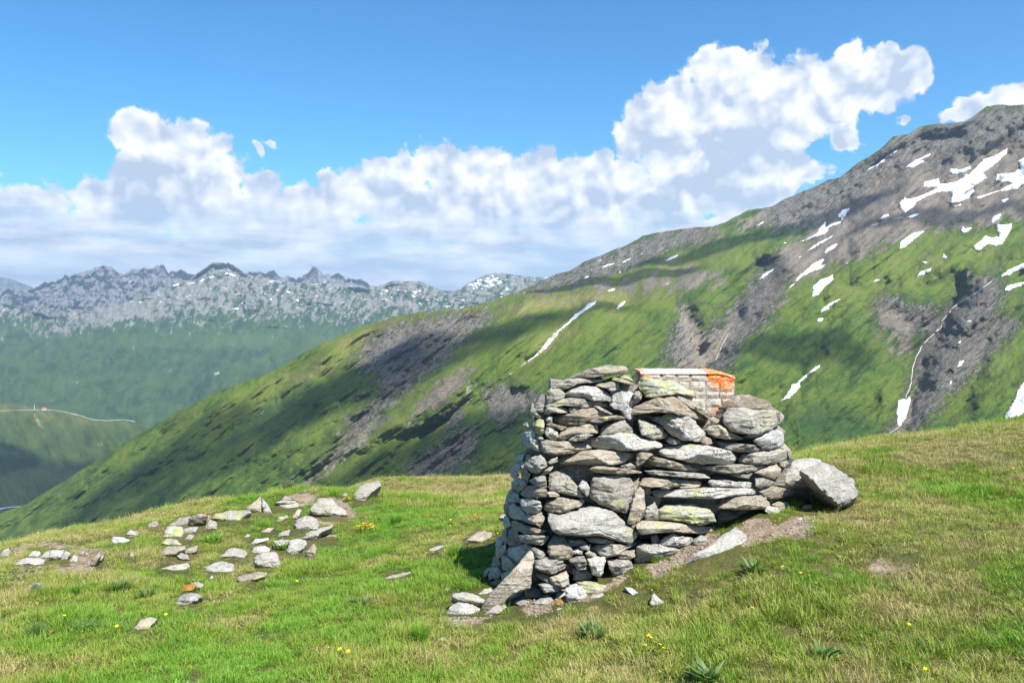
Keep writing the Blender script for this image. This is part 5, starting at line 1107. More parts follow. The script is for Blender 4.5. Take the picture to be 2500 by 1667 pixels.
GS = [
 # round the foot of the cairn
 (TC([(545,1370),(640,1290),(750,1240),(800,1290),(720,1350),(620,1390)]), 'rough grey stone under the foot of the long leaning slab', 'g', FO, {}),
 (TC([(220,1180),(260,1140),(380,1135),(520,1170),(590,1220),(550,1260),(400,1240),(280,1215)]), 'flat pale stone lying on top of a rounder grey stone left of the leaning slab', 'p', FO, dict(raise_=.1, sink=0, base=4.95)),
 (TC([(175,1350),(230,1260),(310,1235),(430,1260),(520,1300),(500,1340),(360,1400),(200,1405)]), 'rounded dark-sided grey stone at the far left of the cairn foot', 's', FO, {}),
 (TC([(510,1150),(560,1100),(640,1085),(660,1120),(600,1165),(540,1180)]), 'small pale stone behind the leaning slab at its left side', 'p', FO, {}),
 (TC([(985,1100),(1060,1075),(1150,1110),(1190,1170),(1120,1200),(1010,1210)]), 'pinkish rounded stone at the cairn foot just right of the leaning slab', 't', FO, {}),
 (TC([(1065,1240),(1180,1180),(1270,1180),(1290,1240),(1260,1280),(1130,1285)]), 'flat pale stone on bare earth before the cairn, below the pinkish stone', 'p', FO, {}),
 (TC([(1310,1190),(1330,1140),(1415,1130),(1420,1200)]), 'small blocky pale stone wedged left of the upright stone at the cairn foot', 'p', FO, {}),
 (TC([(1300,1240),(1340,1210),(1420,1200),(1425,1255),(1310,1265)]), 'rust-orange stone low beside the upright stone at the cairn foot', 'r', FO, {}),
 (TC([(870,1240),(940,1205),(1060,1230),(1050,1265),(950,1280)]), 'thin pale stone lying flat below the leaning slab and the pinkish stone', 'p', FO, {}),
 (TC([(790,1220),(850,1160),(930,1130),(970,1140),(950,1200),(850,1245)]), 'wedge-shaped stone tucked against the right edge of the leaning slab', 'g', FO, {}),
 (TC([(1440,1060),(1520,1030),(1590,1060),(1640,1150),(1640,1220),(1500,1250),(1430,1250),(1415,1110)]), 'upright grey stone with streaked face standing before the cairn foot', 'u', FO, dict(lean=.35, sink=6)),
 (TC([(1530,1030),(1640,1020),(1800,1040),(1880,1080),(1870,1140),(1760,1160),(1640,1150)]), 'low lichen-yellow rock half buried right of the upright stone', 'l', FO, dict(sink=6)),
 (TC([(1640,1190),(1700,1165),(1800,1135),(1830,1160),(1780,1195),(1690,1210)]), 'small white lumps of stone in the grass below the lichen-yellow rock', 'p', FO, {}),
 (TC([(1870,1010),(1960,960),(2100,930),(2150,950),(2060,1000),(1960,1030)]), 'thin slanting stone under the right lower corner of the cairn', 'g', FO, {}),
 (TC([(2030,1080),(2100,1090),(2180,1140),(2210,1190),(2140,1180),(2060,1120)]), 'narrow blue-grey stone sunk in grass left of the white triangular stone', 'u', FO, {}),
 (TC([(1090,1400),(1200,1360),(1330,1350),(1290,1390),(1160,1420)]), 'flat grey stone flush with the grass, nearest to the front of the cairn', 'g', FO, {}),
 (TC([(1290,1330),(1340,1295),(1400,1300),(1390,1320)]), 'small flat stone at the grass edge just behind the flush grey stone', 'p', FO, {}),
 (TD([(320,1090),(340,1020),(360,990),(390,1030),(440,1060),(465,1090),(420,1130),(350,1140)]), 'small white triangular stone standing alone in the grass below the cairn', 'p', FO, dict(lean=.4)),
 (TD([(650,710),(720,640),(850,580),(940,490),(1100,400),(1160,430),(1210,510),(1210,550),(1080,600),(960,700),(850,740),(740,750)]), 'broad pale slab lying on the slope of bare earth right of the cairn foot', 'p', FO, dict(lean=.9, sink=5, tilt=.3, cat='slab', name='stone_slab')),
 (TD([(1650,330),(1700,300),(1740,330),(1700,350)]), 'tiny pale pebble at the right edge of the bare earth', 'p', FO, {}),
 (TB([(1650,1490),(1700,1465),(1755,1470),(1740,1510),(1690,1520)]), 'small stone in the grass between the cairn and the leaning boulder', 'g', RB, {}),
 (TB([(1410,1230),(1450,1160),(1510,1120),(1535,1050),(1600,1015),(1720,1003),(1800,1005),(1850,1040),(1800,1120),(1740,1180),(1700,1240),(1740,1310),(1640,1320),(1500,1290)]), 'pale grey boulder resting behind the tilted boulder at the right end of the cairn', 'p', RB, dict(lean=.8, base=5.95, cat='boulder', name='boulder', depth=.4)),
 (TB([(1630,1130),(1660,1112),(1700,1105),(1850,1040),(1980,1080),(2070,1150),(2150,1230),(2205,1330),(2200,1390),(2120,1450),(2010,1485),(1900,1465),(1840,1420),(1750,1310),(1680,1220)]), 'large whitish boulder tilted on edge at the right end of the cairn', 'p', RB, 'tilted'),
 (TB([(2080,1190),(2150,1200),(2190,1260),(2170,1290),(2100,1230)]), 'small stone peeping out of the grass behind the tilted whitish boulder', 'g', RB, {}),
 # single stones between the cairn and the scatter
 (TC([(-10,700),(0,680),(60,655),(140,640),(150,660),(60,700),(0,730)]), 'flat pale stone in the grass left of the pink lichened rock', 'p', LS, {}),
 (TC([(345,630),(400,570),(500,500),(560,500),(640,510),(670,560),(650,600),(560,610),(450,620)]), 'pinkish lichen-crusted rock in long grass left of the cairn', 't', LS, {}),
 (TC([(140,1110),(170,1080),(210,1090),(170,1130)]), 'tiny grey stone in the grass below the shadow of the cairn', 'g', LS, {}),
 (TC([(715,350),(750,320),(785,320),(770,370)]), 'small pale stone half hidden behind the left flank of the cairn', 'p', LS, dict(base=7.0)),
 ([(930,1412),(960,1402),(1012,1393),(1010,1403),(975,1412),(940,1416)], 'long thin stone sunk in the grass halfway between scatter and cairn', 'g', LS, {}),
 ([(862,1208),(875,1190),(890,1180),(925,1172),(930,1185),(905,1205),(890,1225),(870,1230)], 'streaked grey outcrop on the crest right of the scattered stones', 'g', LS, dict(cat='rock', name='rock_outcrop', lean=1.3)),
 (TF([(2070,200),(2110,185),(2130,210),(2090,225)]), 'small white stone on the crest left of the streaked outcrop', 'p', LS, {}),
 # the scatter of stones, a fallen ring
 (TF([(0,520),(40,500),(100,480),(125,520),(60,560),(0,565)]), 'low pointed stone on the crest left of the ring of stones', 'g', LS, {}),
 (TF([(210,530),(340,450),(470,430),(500,440),(450,500),(400,550),(330,545),(240,540)]), 'long slab leaning behind the dark heart-shaped stone', 'g', LS, dict(cat='slab', name='stone_slab')),
 (TF([(430,500),(450,450),(530,405),(610,405),(640,430),(620,480),(560,555),(470,548)]), 'dark shaded heart-shaped stone in the upper ring', 'b', LS, dict(lean=-.35)),
 (TF([(165,640),(210,550),(290,535),(370,560),(390,610),(370,650),(290,665),(210,670)]), 'round stone covered in yellow-green lichen', 'l', LS, dict(lean=.8)),
 (TF([(385,570),(430,550),(540,545),(520,600),(460,610),(400,630)]), 'small flat-topped stone between the lichened stone and the heart-shaped stone', 'p', LS, {}),
 (TF([(600,560),(670,460),(740,510),(740,570),(690,590),(610,590)]), 'small upright triangular stone right of the heart-shaped stone', 'g', LS, dict(lean=.4)),
 (TF([(680,450),(730,410),(860,380),(1040,365),(1105,390),(1040,440),(950,510),(820,515),(750,500),(730,470)]), 'wide slanted slab casting a deep shadow in the upper ring', 'l', LS, dict(cat='slab', name='stone_slab')),
 (TF([(1045,350),(1120,290),(1200,225),(1215,300),(1230,420),(1150,400),(1060,375)]), 'left half of the split pyramid-shaped stone', 't', LS, dict(lean=.5)),
 (TF([(1215,240),(1240,260),(1290,320),(1330,400),(1290,420),(1240,420),(1222,330)]), 'right half of the split pyramid-shaped stone', 'p', LS, dict(lean=.7)),
 (TF([(1430,240),(1470,215),(1510,240),(1560,255),(1500,268),(1440,262)]), 'thin flake crowning the little stack of stones', 'g', LS, dict(base=10.3, sink=0)),
 (TF([(1350,300),(1430,262),(1540,255),(1590,280),(1600,296),(1450,305),(1380,312)]), 'second layer of the little stack of stones', 'g', LS, dict(base=10.25, sink=0)),
 (TF([(1340,370),(1380,320),(1500,297),(1600,292),(1625,340),(1560,375),(1400,380)]), 'thick middle layer of the little stack of stones', 'g', LS, dict(base=10.2, sink=0)),
 (TF([(1330,410),(1350,385),(1490,392),(1530,400),(1450,430),(1370,432)]), 'pale lower layer of the little stack of stones', 'p', LS, dict(base=10.15, sink=0)),
 (TF([(1330,420),(1560,385),(1600,360),(1560,440),(1500,450),(1400,500),(1350,500)]), 'shaded core stone under the little stack', 'b', LS, dict(lean=.1, base=10.3)),
 (TF([(1360,490),(1400,440),(1490,420),(1500,450),(1440,480),(1370,512)]), 'slanted stone at the front foot of the little stack', 'g', LS, {}),
 (TF([(1540,440),(1600,360),(1640,370),(1610,440),(1560,490)]), 'narrow stone leaning on the right side of the little stack', 't', LS, dict(lean=.5)),
 (TF([(1730,350),(1820,240),(1960,245),(2010,310),(2110,370),(2130,410),(2070,450),(1980,460),(1930,430),(1800,410),(1750,390)]), 'big pale angular boulder at the right end of the ring', 'g', LS, dict(cat='boulder', name='boulder')),
 (TF([(1560,530),(1580,470),(1680,430),(1790,450),(1830,520),(1810,570),(1700,605),(1600,590)]), 'smooth oval grey stone below the little stack', 'g', LS, {}),
 (TF([(1650,660),(1700,610),(1820,560),(1980,525),(1960,560),(1860,600),(1810,650),(1800,690),(1740,720),(1690,700)]), 'pointed slab stretching right under the oval stone', 'g', LS, dict(cat='slab', name='stone_slab')),
 (TF([(1345,690),(1420,680),(1510,680),(1480,740),(1420,790),(1340,810)]), 'flat light stone left of the heart of the lower row', 'p', LS, {}),
 (TF([(1510,690),(1590,675),(1680,690),(1695,740),(1640,800),(1560,870),(1530,860),(1480,790)]), 'triangular stone pointing downhill in the lower row', 'p', LS, {}),
 (TF([(1680,820),(1770,720),(1800,780),(1800,840),(1760,890),(1700,880)]), 'purplish upright stone at the right end of the lower row', 'b', LS, dict(lean=.5)),
 (TF([(765,860),(830,800),(920,765),(1040,790),(1060,830),(1020,880),(940,890),(860,880)]), 'pale dome-shaped stone at the centre of the scatter', 'p', LS, {}),
 (TF([(1100,810),(1150,760),(1240,745),(1310,780),(1290,815),(1180,840),(1130,838)]), 'rough grey stone peeping out behind the broad angular stone', 's', LS, {}),
 (TF([(1130,880),(1190,830),(1290,810),(1380,820),(1400,900),(1415,950),(1370,1005),(1260,990),(1180,960),(1140,920)]), 'broad angular grey stone in the lower middle of the scatter', 'g', LS, {}),
 (TF([(595,980),(650,950),(790,910),(900,930),(930,980),(910,1030),(770,1040),(610,1040)]), 'oblong pale stone with a dark underside, lowest of the dome-shaped row', 'p', LS, {}),
 (TF([(130,820),(200,765),(340,745),(400,760),(400,790),(320,820),(250,870),(190,890),(150,860)]), 'dark-edged rounded slab at the left side of the scatter', 't', LS, {}),
 (TF([(390,810),(450,760),(540,740),(530,800),(470,830),(440,860)]), 'tan flat stone right of the dark-edged slab', 't', LS, {}),
 (TF([(310,850),(350,820),(430,840),(450,890),(400,920),(340,880)]), 'small pale stone in front of the tan flat stone', 'p', LS, {}),
 (TF([(100,1000),(200,970),(330,950),(430,930),(450,970),(350,1030),(200,1020)]), 'long low stone flush with straw-coloured grass at the left of the scatter', 'g', LS, {}),
 (TF([(940,1110),(1000,1050),(1190,1020),(1270,1040),(1240,1080),(1150,1110),(1080,1150),(1000,1160)]), 'flat wedge of tan stone below the broad angular stone', 't', LS, {}),
 (TF([(330,1220),(380,1160),(480,1150),(520,1180),(480,1220),(360,1250)]), 'stone coated with ochre lichen', 'r', LS, {}),
 (TF([(450,1140),(540,1130),(600,1160),(560,1220),(510,1225),(520,1175)]), 'smooth grey stone just behind the ochre-lichened stone', 'g', LS, {}),
 (TF([(260,1370),(300,1340),(360,1270),(480,1240),(560,1270),(590,1290),(530,1330),(430,1370),(290,1395)]), 'whitish stone with a rusty red base in front of the ochre-lichened stone', 'p', LS, {}),
 (TF([(150,720),(200,675),(300,680),(390,740),(250,745)]), 'flat greenish stone below the lichen-covered round stone', 'l', LS, {}),
 (TF([(1390,620),(1450,590),(1520,570),(1500,640),(1400,660)]), 'flat stone sunk in the turf left of the oval stone', 'g', LS, {}),
 (TF([(1060,740),(1150,680),(1290,660),(1290,690),(1180,720),(1070,755)]), 'thin pale stone lying in the green grass inside the ring', 'p', LS, {}),
 (TF([(1215,590),(1280,555),(1350,560),(1310,600),(1230,622)]), 'pinkish flat stone in the turf near the middle of the ring', 't', LS, {}),
 (TF([(1020,655),(1060,620),(1100,630),(1060,668)]), 'tiny buried stone left of the pinkish flat stone', 'g', LS, {}),
 (TF([(380,680),(440,630),(500,640),(450,695)]), 'small stone on the turf below the flat-topped stone', 'g', LS, {}),
 (TF([(1810,675),(1940,630),(2030,640),(1950,675)]), 'thin grey stone flush with the turf right of the pointed slab', 'g', LS, {}),
 (TF([(650,1095),(690,1065),(705,1090),(670,1108)]), 'tiny white stone below the oblong pale stone', 'p', LS, {}),
 (TF([(2290,500),(2330,475),(2352,480),(2352,500)]), 'small grey stone on the turf behind the yellow flower cushion', 'g', LS, {}),
 # left edge
 (TE([(0,760),(30,710),(80,690),(105,720),(100,770),(40,785),(0,785),(-20,780)]), 'pale rock at the very left edge of the meadow', 'p', LE, {}),
 (TE([(140,850),(180,810),(300,780),(400,790),(435,820),(380,865),(240,865)]), 'long white rock lying in front of the white outcrop', 'p', LE, {}),
 (TE([(270,770),(310,725),(380,725),(395,765),(330,790)]), 'leftmost block of the white outcrop', 'p', LE, {}),
 (TE([(380,780),(430,730),(470,720),(490,770),(420,815)]), 'second block from the left in the white outcrop', 'p', LE, {}),
 (TE([(470,780),(470,718),(560,710),(620,712),(590,780),(560,820),(500,795)]), 'tallest block of the white outcrop', 'p', LE, {}),
 (TE([(580,800),(620,715),(680,740),(640,800),(600,820)]), 'right sloping block of the white outcrop', 'p', LE, {}),
 (TE([(655,825),(700,760),(745,775),(740,825),(680,840)]), 'separate small white block at the right end of the white outcrop', 'p', LE, {}),
 (TE([(820,875),(880,800),(960,730),(965,760),(930,835),(870,885)]), 'brown slab standing on edge in bare soil', 'b', LE, dict(lean=.5)),
 (TE([(920,835),(965,760),(1010,730),(985,800),(935,850)]), 'grey slab leaning against the brown slab on edge', 'g', LE, dict(lean=.5)),
 (TE([(1060,645),(1080,590),(1180,590),(1245,620),(1190,650),(1090,655)]), 'flat grey stone alone on the turf above the white pebble', 'u', LE, {}),
 (TE([(1210,565),(1240,525),(1330,530),(1330,570),(1250,585)]), 'small grey stone on the crest up and right of the flat lone stone', 'u', LE, {}),
 (TE([(1235,765),(1260,730),(1290,755),(1280,785),(1240,785)]), 'bright white pebble on bare soil', 'p', LE, {}),
 (TE([(1255,1470),(1340,1400),(1400,1365),(1510,1370),(1450,1440),(1400,1505),(1300,1495)]), 'flat four-cornered brown-grey slab near the lower left', 't', LE, dict(cat='slab', name='stone_slab', tilt=.2)),
 (TE([(760,748),(790,720),(815,740),(790,760)]), 'tiny grey stone on red soil between the white outcrop and the brown slab', 'g', LE, {}),
 (TE([(900,1050),(920,1030),(928,1052),(908,1060)]), 'tiny pale stone alone in the dry grass at left', 'p', LE, {}),
 ([(1067,1560),(1080,1553),(1092,1558),(1086,1566),(1070,1567)], 'tiny white stone in the grass beside the bright green tussock', 'p', FO, {}),
]
for k, (poly, lab, mt, grp, kw) in enumerate(GS):
    if kw == 'tilted':
        # a thick slab standing on its lower left edge: the lit face leans right, the shaded underside looks left
        def ft(px, py):
            v = (px - 1955) * 0.68 - (py - 1148) * 0.73
            return 5.66 + 0.0036 * np.maximum(v, 0) + 0.016 * np.maximum(-v, 0)
        o = make_stone('boulder', poly, ft, 0.34, M_st[3], bulge=0.02, seed=k, tilt=0.12, rough=0.010, drop=0.05, facets=3, rr=.14)
        tag(o, lab, 'boulder', grp); ALL_POLYS.append((np.array(poly), 5.8, 1)); continue
    kw = dict(kw); ground_stone(poly, lab, mt, group=grp, seed=300 + k, **kw)

# the long slab propped against the lower left of the cairn, forked by a crack
leanp = TC([(1030,700),(1092,722),(1100,800),(1062,900),(1050,1085),(1000,1105),(955,1120),(905,1150),(820,1190),(760,1265),(640,1335),(560,1375),(525,1325),(530,1295),(600,1180),(760,1010),(900,860)])
o = make_stone('leaning_slab', leanp, lambda px, py: 4.93 - (py - 1490) * 0.00035, 0.09, M_st[1], bulge=0.03, seed=77, tilt=0.25, rough=0.008, facets=3, rr=.10, n=90)
tag(o, 'long pointed tan slab propped against the lower left of the cairn', 'slab', FO)
ALL_POLYS.append((np.array(leanp), 4.7, 1))

# ------------------------------------------------------------------ grass, herbs and flowers
def blade_material(name, inst=True, cols=((0.54, 0.43, 0.19), (0.27, 0.33, 0.036), (0.15, 0.35, 0.020)), tint=None):
    m, nt = new_mat(name)
    if inst:
        t = attr(nt, 'tint', 2, 'INSTANCER')
    else:
        t = nt.new('ShaderNodeValue').outputs[0]; t.default_value = tint
    r = attr(nt, 'rnd', 2); h = attr(nt, 'hgt', 2)
    t = nt.m('ADD', t, nt.m('MULTIPLY', nt.m('SUBTRACT', r, 0.5), 0.55))
    col = nt.mix(nt.ramp(t, 0.12, 0.42), nt.rgb(cols[0]), nt.rgb(cols[1]))
    col = nt.mix(nt.ramp(t, 0.45, 0.95), col, nt.rgb(cols[2]))
    col = nt.mix(nt.m('MULTIPLY', nt.m('MULTIPLY', h, h), 0.30), col, nt.rgb((0.30, 0.29, 0.10)))
    b = nt.new('ShaderNodeBsdfPrincipled'); nt.put(b.inputs['Base Color'], col); b.inputs['Roughness'].default_value = 0.5; b.inputs['Specular IOR Level'].default_value = 0.35
    tl = nt.new('ShaderNodeBsdfTranslucent'); nt.put(tl.inputs[0], nt.mix(0.5, col, nt.rgb((0.20, 0.30, 0.03))))
    mx = nt.new('ShaderNodeMixShader'); mx.inputs[0].default_value = 0.32; nt.l.new(b.outputs[0], mx.inputs[1]); nt.l.new(tl.outputs[0], mx.inputs[2])
    o = nt.new('ShaderNodeOutputMaterial'); nt.l.new(mx.outputs[0], o.inputs[0])
    return m
M_grass = blade_material('grass_blades')

def tuft_mesh(name, n, radius, h, width, lean, seed, mat, curl=1.0, leaf=False):
    r = np.random.default_rng(seed)
    a = r.uniform(0, 2 * np.pi, n); rad = radius * np.sqrt(r.uniform(0, 1, n))
    bx, by = np.cos(a) * rad, np.sin(a) * rad
    H = h * r.uniform(0.45, 1.15, n) * (1 - 0.35 * rad / radius)
    dirn = a + r.normal(0, 1.0, n); ln = np.abs(r.normal(lean, lean * 0.5, n))
    face = dirn + np.pi / 2 + r.normal(0, .5, n)
    W = width * r.uniform(0.7, 1.3, n)
    ts = [0, .35, .7, 1.0] if not leaf else [0, .3, .65, 1.0]
    ws = [1, .9, .6, 0.0] if not leaf else [.35, 1, .85, 0.0]
    V = []; rnd = []; hg = []
    rv = r.uniform(0, 1, n)
    for t, ww in zip(ts, ws):
        off = ln * H * t ** (1.6) * curl
        z = H * t * (1 - 0.25 * ln * t) 
        cx = bx + np.cos(dirn) * off; cy = by + np.sin(dirn) * off
        dx, dy = np.cos(face) * W * ww / 2, np.sin(face) * W * ww / 2
        if ww > 0:
            V += [np.stack([cx - dx, cy - dy, z], -1), np.stack([cx + dx, cy + dy, z], -1)]; rnd += [rv, rv]; hg += [rv * 0 + t, rv * 0 + t]
        else: V += [np.stack([cx, cy, z], -1)]; rnd += [rv]; hg += [rv * 0 + t]
    V = np.stack(V, 1); i = np.arange(n)[:, None] * 7
    Q = np.concatenate([i + np.array([[0, 1, 3, 2]]), i + np.array([[2, 3, 5, 4]])]); T = i + np.array([[4, 5, 6]])
    me = np_mesh(name, V.reshape(-1, 3), quads=Q, tris=T, smooth=True)
    fattr(me, 'rnd', np.stack(rnd, 1).ravel()); fattr(me, 'hgt', np.stack(hg, 1).ravel())
    me.materials.append(mat)
    return me
tufts = bpy.data.collections.new('grass_tufts')
specs = [('a_turf', 64, .075, .045, .0032, .55), ('b_turf', 60, .07, .055, .0030, .7), ('c_sward', 46, .06, .085, .0030, .6), ('d_mat', 70, .08, .032, .0040, 1.1), ('e_herb', 30, .06, .032, .010, .9), ('f_straw', 24, .06, .14, .0020, .75), ('g_lush', 54, .055, .12, .0036, .5)]
for k, (nm, n, rad, h, wd, ln) in enumerate(specs):
    me = tuft_mesh('grass_tuft', n, rad, h, wd, ln, 40 + k, M_grass, leaf=nm == 'e_herb')
    ob = bpy.data.objects.new(nm, me); tufts.objects.link(ob)

# where the tufts stand
r = np.random.default_rng(21)
def scatter(y0, y1, dens, umax=0.72):
    n = int(dens * umax * (y1 ** 2 - y0 ** 2))
    y = np.sqrt(r.uniform(y0 ** 2, y1 ** 2, n)); x = r.uniform(-umax, umax, n) * y
    return x, y
xs, ys = [], []
for y0, y1, dn in ((2.6, 4.5, 620), (4.5, 7.0, 480), (7.0, 10.5, 330), (10.5, 19.0, 150)):
    a, b = scatter(y0, y1, dn); xs.append(a); ys.append(b)
gxs = np.concatenate(xs); gys = np.concatenate(ys)
gzs = ground(gxs, gys)
ppx = 1250 + F * gxs / gys; ppy = HY + F * (CZ - gzs) / gys
sl = soil_at(ppx, ppy)
keep = r.uniform(0, 1, len(gxs)) > np.clip(sl * 1.35 - 0.15, 0, 0.96)
for poly, Yb, kind in ALL_POLYS:
    x0_, y0_ = poly.min(0); x1_, y1_ = poly.max(0)
    c = (ppx > x0_) & (ppx < x1_) & (ppy > y0_) & (ppy < y1_ + 2) & keep & (gys > Yb - 0.02) & (gys < Yb + 1.6)
    if c.any():
        sdv = poly_sd(ppx[c], ppy[c], poly); ii = np.where(c)[0]; keep[ii[sdv > 0.5]] = False
# the ground the cairn covers
foot = [(1180,1490),(1215,1350),(1300,1290),(1850,1200),(1935,1235),(1880,1262),(1740,1290),(1600,1385),(1480,1440),(1330,1455),(1250,1480)]
fxw = []
for (a, b) in foot: 
    fxw.append((a, b))
d_ = poly_sd(ppx, ppy, fxw); keep &= ~((d_ > 2) & (gys < 7.2))
gxs, gys, gzs, ppx, ppy, sl = [q[keep] for q in (gxs, gys, gzs, ppx, ppy, sl)]
n1 = fbm(gxs / 1.6, gys / 1.6, 301, 4); n2 = fbm(gxs / .45, gys / .45, 311, 4); n3 = fbm(gxs / .16, gys / .16, 321, 2)
tint = 0.60 + 0.62 * n1 + 0.85 * n2 + 0.25 * n3
# drier belts: the left slope, the right crest, the far knoll
tint -= 0.30 * blob(ppx, ppy, 350, 1410, 420, 80) + 0.26 * blob(ppx, ppy, 2300, 1090, 420, 60) + 0.42 * (gys > 12.5) + 0.22 * blob(ppx, ppy, 200, 1300, 250, 50) + 0.15 * blob(ppx, ppy, 2150, 1250, 120, 80)
tint += 0.22 * blob(ppx, ppy, 600, 1600, 400, 60) + 0.18 * blob(ppx, ppy, 1900, 1450, 350, 120) + 0.2 * blob(ppx, ppy, 1000, 1450, 200, 80) + .1 * blob(ppx, ppy, 900, 1320, 120, 40)
tint = np.clip(tint + r.normal(0, .06, len(tint)) - 0.35 * sl, 0, 1.1)
u = r.uniform(0, 1, len(tint)); lush = fbm(gxs / .7 + 40, gys / .7, 341, 3)
var = np.where(u < .30, 0, np.where(u < .55, 1, np.where(u < .72, 3, np.where(u < .84, 2, np.where(u < .91, 4, np.where(u < .955, 5, 6))))))
var = np.where((lush > .28) & (u > .6), 6, var); var = np.where((tint < .25) & (u > .75), 5, var)
var = np.where((lush > .12) & (var == 0), 2, var)
scl = 0.74 * r.uniform(0.6, 1.35, len(tint)) * np.where(gys > 10.5, 1.35, 1.0) * (1 - 0.45 * np.clip(sl, 0, 1)) * (1 + .35 * np.clip(lush, -.5, .8))
for poly, Yb, kind in ALL_POLYS:      # turf stays low right in front of stones
    if kind != 1: continue
    x0_, y0_ = poly.min(0); x1_, y1_ = poly.max(0); mg = 60 / Yb
    c = (ppx > x0_ - 3) & (ppx < x1_ + 3) & (ppy > y0_) & (ppy < y1_ + 2.0 * mg) & (gys > Yb - .5) & (gys < Yb + .2)
    scl[c] *= 0.4
rot = np.stack([r.normal(0, .14, len(tint)), r.normal(0, .14, len(tint)), r.uniform(0, 6.283, len(tint))], -1)
me = bpy.data.meshes.new('grass'); me.vertices.add(len(gxs)); me.vertices.foreach_set('co', np.stack([gxs, gys, gzs - .004], -1).astype(np.float32).ravel())
fattr(me, 'tint', tint); fattr(me, 'scl', scl)
av = me.attributes.new('rot', 'FLOAT_VECTOR', 'POINT'); av.data.foreach_set('vector', rot.astype(np.float32).ravel())
ai = me.attributes.new('var', 'INT', 'POINT'); ai.data.foreach_set('value', var.astype(np.int32))
gr = bpy.data.objects.new('grass', me); C.objects.link(gr); gr['kind'] = 'stuff'
ng = bpy.data.node_groups.new('grass_spread', 'GeometryNodeTree')
ng.interface.new_socket('Geometry', in_out='INPUT', socket_type='NodeSocketGeometry'); ng.interface.new_socket('Geometry', in_out='OUTPUT', socket_type='NodeSocketGeometry')
gi = ng.nodes.new('NodeGroupInput'); go = ng.nodes.new('NodeGroupOutput')
mp = ng.nodes.new('GeometryNodeMeshToPoints'); ci = ng.nodes.new('GeometryNodeCollectionInfo'); ci.inputs[0].default_value = tufts
ci.inputs['Separate Children'].default_value = True; ci.inputs['Reset Children'].default_value = True
ip = ng.nodes.new('GeometryNodeInstanceOnPoints'); ip.inputs['Pick Instance'].default_value = True
def na(nm, ty):
    n = ng.nodes.new('GeometryNodeInputNamedAttribute'); n.data_type = ty; n.inputs[0].default_value = nm; return n.outputs[0]
ng.links.new(gi.outputs[0], mp.inputs[0]); ng.links.new(mp.outputs[0], ip.inputs['Points']); ng.links.new(ci.outputs[0], ip.inputs['Instance'])
ng.links.new(na('var', 'INT'), ip.inputs['Instance Index']); ng.links.new(na('rot', 'FLOAT_VECTOR'), ip.inputs['Rotation']); ng.links.new(na('scl', 'FLOAT'), ip.inputs['Scale'])
ng.links.new(ip.outputs[0], go.inputs[0])
md = gr.modifiers.new('spread', 'NODES'); md.node_group = ng

# gravel on the worn patches
pg = np.random.default_rng(8); Vg = []; Fg = []
def pebble(x, y, s):
    z = float(ground(x, y)); c = np.array([x, y, z + s * .15])
    v = np.array([(1,0,0),(-1,0,0),(0,1,0),(0,-1,0),(0,0,.7),(0,0,-.7)], float) * s * pg.uniform(.6, 1.2, (6, 1)); th = pg.uniform(0, 6.28)
    v = v @ np.array([[math.cos(th), -math.sin(th), 0], [math.sin(th), math.cos(th), 0], [0, 0, 1]]); b = len(Vg) * 6
    Vg.append(v + c); Fg.extend([(b + i, b + j, b + k) for i, j, k in ((0,2,4),(2,1,4),(1,3,4),(3,0,4),(2,0,5),(1,2,5),(3,1,5),(0,3,5))])
for poly, wgt, cnt in ((TD([(1720,290),(1830,300),(1830,480),(1700,500)]), 1, 150), (SOIL[0][0], 1, 160), (SOIL[1][0], 1, 220), (SOIL[2][0], 1, 70), (SOIL[3][0], 1, 60), (SOIL[4][0], 1, 120), (SOIL[5][0], 1, 140), (SOIL[6][0], 1, 120), (SOIL[7][0], 1, 50), (SOIL[8][0], 1, 30)):
    a = np.array(poly); k = 0; tries = 0
    while k < cnt and tries < cnt * 12:
        tries += 1
        x, y = pg.uniform(a[:, 0].min(), a[:, 0].max()), pg.uniform(a[:, 1].min(), a[:, 1].max())
        if poly_sd(np.array([x]), np.array([y]), poly)[0] < 0: continue
        Yq = ground_Y(x, y)
        if Yq is None: continue
        pebble((x - 1250) / F * Yq, Yq, pg.uniform(.003, .008) * (1 + Yq / 9) * (1.8 if pg.uniform() < .08 else 1)); k += 1
me = np_mesh('gravel', np.concatenate(Vg), tris=np.array(Fg), smooth=False); me.materials.append(M_st[1])
o = bpy.data.objects.new('gravel', me); C.objects.link(o); o['kind'] = 'stuff'

